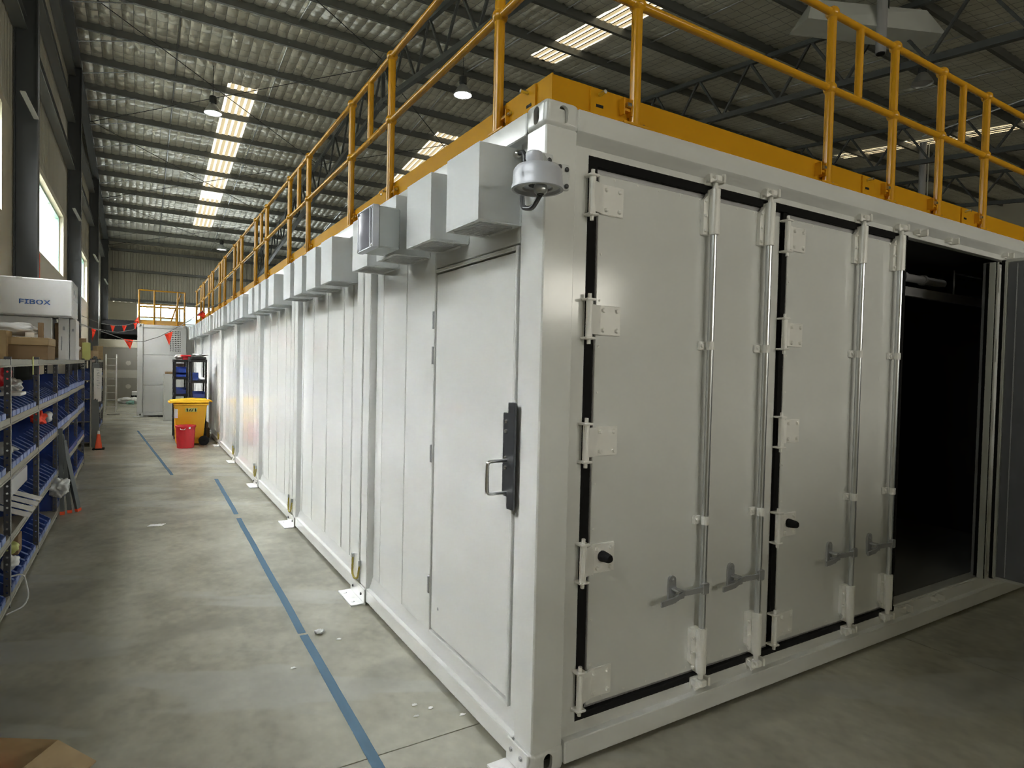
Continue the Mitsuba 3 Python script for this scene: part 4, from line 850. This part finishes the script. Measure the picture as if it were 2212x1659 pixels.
for x, y in ((ex0+.04, EY+.05), (-1.06, EY+.05), (-.42, EY+.05), (ex1-.06, EY+.05), (ex0+.04, EY+1.6), (ex0+.04, EY+3.4), (ex0+.04, EY+5.5), (-.75, EY+5.5), (ex1-.06, EY+5.5)): put('post', tube([(x, y, H-.06), (x, y, 3.94)], .025, 10), 'm_yellow', t, 40)
put('diagonal_brace', tube([(-.32, EY+.4, 3.9), (-.62, EY+.5, H)], .02, 8), 'm_yellow', t)
put('kick_plate', cat([bx(ex0+.06, ex1-.05, EY+.07, EY+.076, H-.02, H+.12), bx(ex0+.06, ex0+.066, EY+.07, EY+5.5, H-.02, H+.12)]), 'm_yellow', t)
t = thing('side_container', 'white container standing right of the end container, mostly hidden by the hoods', 'container')
put('body', bx(-.12, 2.3, EY+.34, EY+5.9, .08, H-.06), 'm_white', t)
for x in (-.14, 2.15):
    put('corner_post', bx(x, x+.15, EY+.3, EY+.45, .11, H-.11, .006), 'm_white', t)
    for z in (0, H-.118): share('corner_casting', CASTX, t, (x-.01, EY+.296, z))
put1('ratchet_strap', cat([tube([(-1.2, 20.02, .012), (-.9, 20.0, .012), (-.62, 19.98, .012)], .010, 6), bx(-.95, -.8, 19.94, 20.05, .0, .04, .006)]), 'm_black', 'black ratchet strap lying on the floor before the end container', 'strap')
t = thing('grey_cabinet', 'tall grey cabinet panel standing beside the black rack', 'cabinet'); put('body', bx(-.84, -.42, 18.4, 18.9, 0, 1.37, .006), 'm_grey_cab', t); put('tray', bx(-.80, -.46, 18.42, 18.88, 1.37, 1.43, .004), 'm_cardboard_dark', t)
def rack(x0, x1, y0, y1, zs_, label):
    t = thing('black_rack', label, 'rack')
    for x in (x0, x1-.035):
        for y in (y0, y1-.035): put('post', bx(x, x+.035, y, y+.035, 0, zs_[-1], .004), 'm_black', t)
    for z in zs_: put('shelf', cat([bx(x0, x1, y0, y1, z-.05, z-.035), bx(x0-.004, x1+.004, y0-.004, y0+.012, z-.055, z, .003), bx(x0-.004, x0+.012, y0, y1, z-.055, z), bx(x1-.012, x1+.004, y0, y1, z-.055, z)]), 'm_black', t)
rack(-.775, -.50, 13.6, 14.4, [.5, 1.02, 1.40, 1.79], 'narrow black plastic rack with blue bins, left of two behind the yellow bin'); rack(-.485, -.165, 13.0, 13.6, [.45, .96, 1.34, 1.80], 'black plastic rack with blue bins, right of two behind the yellow bin')
def obin(x0, x1, y0, y1, z0, h, m, label):
    th = .005
    tag(put('storage_bin', cat([bx(x0, x1, y0, y1, z0, z0+th), bx(x0, x0+th, y0, y1, z0, z0+h), bx(x1-th, x1, y0, y1, z0, z0+h), bx(x0, x1, y0, y0+th, z0, z0+h*.7), bx(x0, x1, y1-th, y1, z0, z0+h)]), m), label, 'bin')
obin(-.74, -.53, 13.65, 14.0, 1.365, .13, 'm_blue_bright', 'bright blue bin on the upper shelf of the narrow black rack, lower of two'); obin(-.74, -.53, 13.65, 14.0, 1.497, .13, 'm_blue_bright', 'bright blue bin stacked on another in the narrow black rack')
obin(-.74, -.53, 13.65, 14.0, .985, .17, 'm_blue_bin', 'dark blue bin on the middle shelf of the narrow black rack'); obin(-.45, -.33, 13.03, 13.4, 1.305, .11, 'm_blue_bin', 'blue bin on the upper shelf of the wider black rack, beside white bags'); obin(-.45, -.20, 13.03, 13.5, .925, .16, 'm_blue_bin', 'wide blue bin on the middle shelf of the wider black rack')
obin(-.46, -.30, 13.43, 13.58, 1.305, .2, 'm_blue_bin', 'dark blue bin at the back of the upper shelf of the wider black rack')
put1('white_parcel', crumple((-.25, 13.2, 1.36), .075, (1.1, 1.6, .6), .3, 6, 3, 41), 'm_paper', 'white plastic parcels on the upper shelf of the wider black rack', 'parcel', True)
put1('black_tray', bx(-.47, -.18, 13.0, 13.5, 1.801, 1.86, .01), 'm_black', 'black tray lying on top of the wider black rack', 'tray')
put1('white_sheet', crumple((-.30, 13.25, 1.90), .10, (1.5, 2, .35), .4, 6, 3, 42), 'm_paper', 'white crumpled plastic sheet on the black tray', 'plastic sheet', True)
put1('red_tray', cat([bx(-.64, -.44, 13.55, 13.95, 1.86, 1.90, .01), bx(-.60, -.50, 13.6, 13.9, 1.792, 1.86)]), 'm_red', 'dark red tray on top of the narrow black rack', 'tray')
put1('red_white_bag', crumple((-.68, 13.75, 1.85), .07, (1.1, 1.5, .75), .4, 7, 3, 44), 'm_plaster_patch', 'pale bag beside the red tray on the narrow black rack', 'bag', True)
put1('tan_carton', bx(-.73, -.56, 14.05, 14.3, 1.62, 1.75, .004) if False else bx(-.72, -.55, 14.03, 14.33, 1.351, 1.70, .004), 'm_cardboard', 'tan carton at the back of the upper shelf of the narrow black rack', 'box')
put1('wall_notice', cat([bx(-.86, -.80, 19.0, 19.01, 1.3, 1.75)]), 'm_paper', 'white printed sheet behind the narrow black rack', 'notice') if False else None
# yellow wheelie bin
t = thing('wheelie_bin', 'yellow wheeled waste bin behind the red tub', 'waste bin')
bX = lambda f: -.79+f*.52
put('body', cat([hull([(-.785, 12.33, .05), (-.29, 12.33, .05), (-.785, 12.78, .05), (-.29, 12.78, .05), (-.815, 12.26, .86), (-.215, 12.26, .86), (-.815, 12.84, .86), (-.215, 12.84, .86), (-.76, 12.35, .03), (-.34, 12.35, .03), (-.76, 12.76, .03), (-.34, 12.76, .03)]),
                 bx(-.835, -.185, 12.24, 12.86, .84, .885, .012)]), 'm_bin_yellow', t)
put('lid', cat([hull([(-.90, 12.23, .895), (-.17, 12.23, .895), (-.90, 12.87, .895), (-.17, 12.87, .895), (-.885, 12.26, .935), (-.20, 12.26, .955), (-.885, 12.84, .935), (-.20, 12.84, .955), (-.5, 12.30, .975), (-.5, 12.80, .975)]), bx(-.925, -.86, 12.3, 12.8, .885, .912, .01)]), 'm_bin_yellow', t)
put('handle', tube([(-.15, 12.3, .925), (-.125, 12.3, .915), (-.125, 12.8, .915), (-.15, 12.8, .925)], .018, 8), 'm_bin_yellow', t)
for y in (12.24, 12.82): put('wheel', rot(lathe([(.02, -.03), (.085, -.03), (.10, -.022), (.10, .022), (.085, .03), (.02, .03), (.02, -.03)], 24), [1, 0, 0], 90).apply_translation([-.275, y, .10]), 'm_rubber', t, 35)
put('sticker', bx(-.62, -.40, 12.262, 12.268, .705, .785), 'm_lime', t)
put('sticker_print', cat([bar([-.585, 12.260, .715], [-.585, 12.260, .775], .022, .012), bar([-.435, 12.260, .715], [-.435, 12.260, .775], .022, .012), bar([-.55, 12.260, .72], [-.52, 12.260, .77], .010, .012), bar([-.505, 12.260, .72], [-.475, 12.260, .77], .010, .012)]), 'm_black', t)
put('notice', rot(bx(-.825, -.76, 12.268, 12.274, .58, .78), [0, 0, 1], 0), 'm_paper', t)
# red tub
t = thing('red_tub', 'round red plastic tub in front of the yellow wheeled bin', 'tub')
tc = (-.63, 11.95, 0)
put('body', lathe([(0, .004), (.152, .004), (.156, .012), (.178, .42), (.190, .425), (.192, .455), (.186, .46), (.176, .455), (.170, .43), (.148, .02), (0, .018)], 32, tc), 'm_red', t, 35)
put('handle', tube(bend([(-.735, 11.80, .405), (-.725, 11.765, .39), (-.665, 11.755, .385), (-.645, 11.775, .405)], .012), .007, 8), 'm_paper', t, True); put('label', bx(-.585, -.55, 11.765, 11.772, .40, .435), 'm_paper', t)
for i, (x0, x1, y0, y1, z0, z1, m, l) in enumerate(((-.25, -.04, 13.65, 14.0, 0, .22, 'm_cardboard_dark', 'brown carton on the floor between the yellow bin and the containers'), (-.26, -.06, 13.7, 14.0, .221, .34, 'm_cardboard_dark', 'dark brown carton stacked on the floor carton'), (-.23, -.14, 13.68, 13.9, .341, .44, 'm_cone', 'orange carton on top of the brown cartons behind the bin'))):
    carton(x0, x1, y0, y1, z0, z1, m, l)
# open carton in the foreground
t = thing('foreground_carton', 'open cardboard carton with red plastic inside at the lower left corner', 'box')
A = np.array([-1.69, .72, 0]); u = np.array([-.845, .535, 0]); w = np.array([-.535, -.845, 0]); u /= np.linalg.norm(u); w /= np.linalg.norm(w)
B, D = A+u*.42, A+w*.34; CC = B+w*.34; Z = np.array([0, 0, 1.])
def wallq(p, q, z0, z1, th=.005, inn=None):
    n_ = np.cross(q-p, Z); n_ /= np.linalg.norm(n_)
    return hull([p+Z*z0, q+Z*z0, p+Z*z1, q+Z*z1, p+n_*th+Z*z0, q+n_*th+Z*z0, p+n_*th+Z*z1, q+n_*th+Z*z1])
put('walls', cat([wallq(A, B, 0, .3), wallq(B, CC, 0, .3), wallq(CC, D, 0, .3), wallq(D, A, 0, .3), hull([A, B, CC, D, A+Z*.006, B+Z*.006, CC+Z*.006, D+Z*.006])]), 'm_cardboard_dark', t)
def flap(p, q, out, drop, l):
    o = out/np.linalg.norm(out)*l; e = [p+Z*.3, q+Z*.3, q+o*math.cos(drop)+Z*(.3-l*math.sin(drop))-(q-p)*.03, p+o*math.cos(drop)+Z*(.3-l*math.sin(drop))+(q-p)*.03]
    return hull(e+[x+Z*.005 for x in e])
put('flap', flap(D, A, -u, math.radians(24), .17), 'm_cardboard', t); put('flap', flap(A, B, -w, math.radians(75), .16), 'm_cardboard_dark', t); put('flap', flap(B, CC, u, math.radians(30), .17), 'm_cardboard', t)
put('inner_flap', flap(B, A, w, math.radians(62), .13), 'm_cardboard', t)
ctr = (A+B+CC+D)/4
put1('red_packet', crumple(ctr+u*.02-w*.05+Z*.19, .09, (1.5, .8, .5), .4, 7, 3, 51), 'm_red', 'crumpled red plastic packet inside the open foreground carton', 'packet', True)
put1('grey_packet', crumple(ctr+w*.07+Z*.17, .09, (1.4, .9, .6), .35, 6, 3, 52), 'm_box_grey', 'grey packet inside the open foreground carton in front of the red one', 'packet', True)
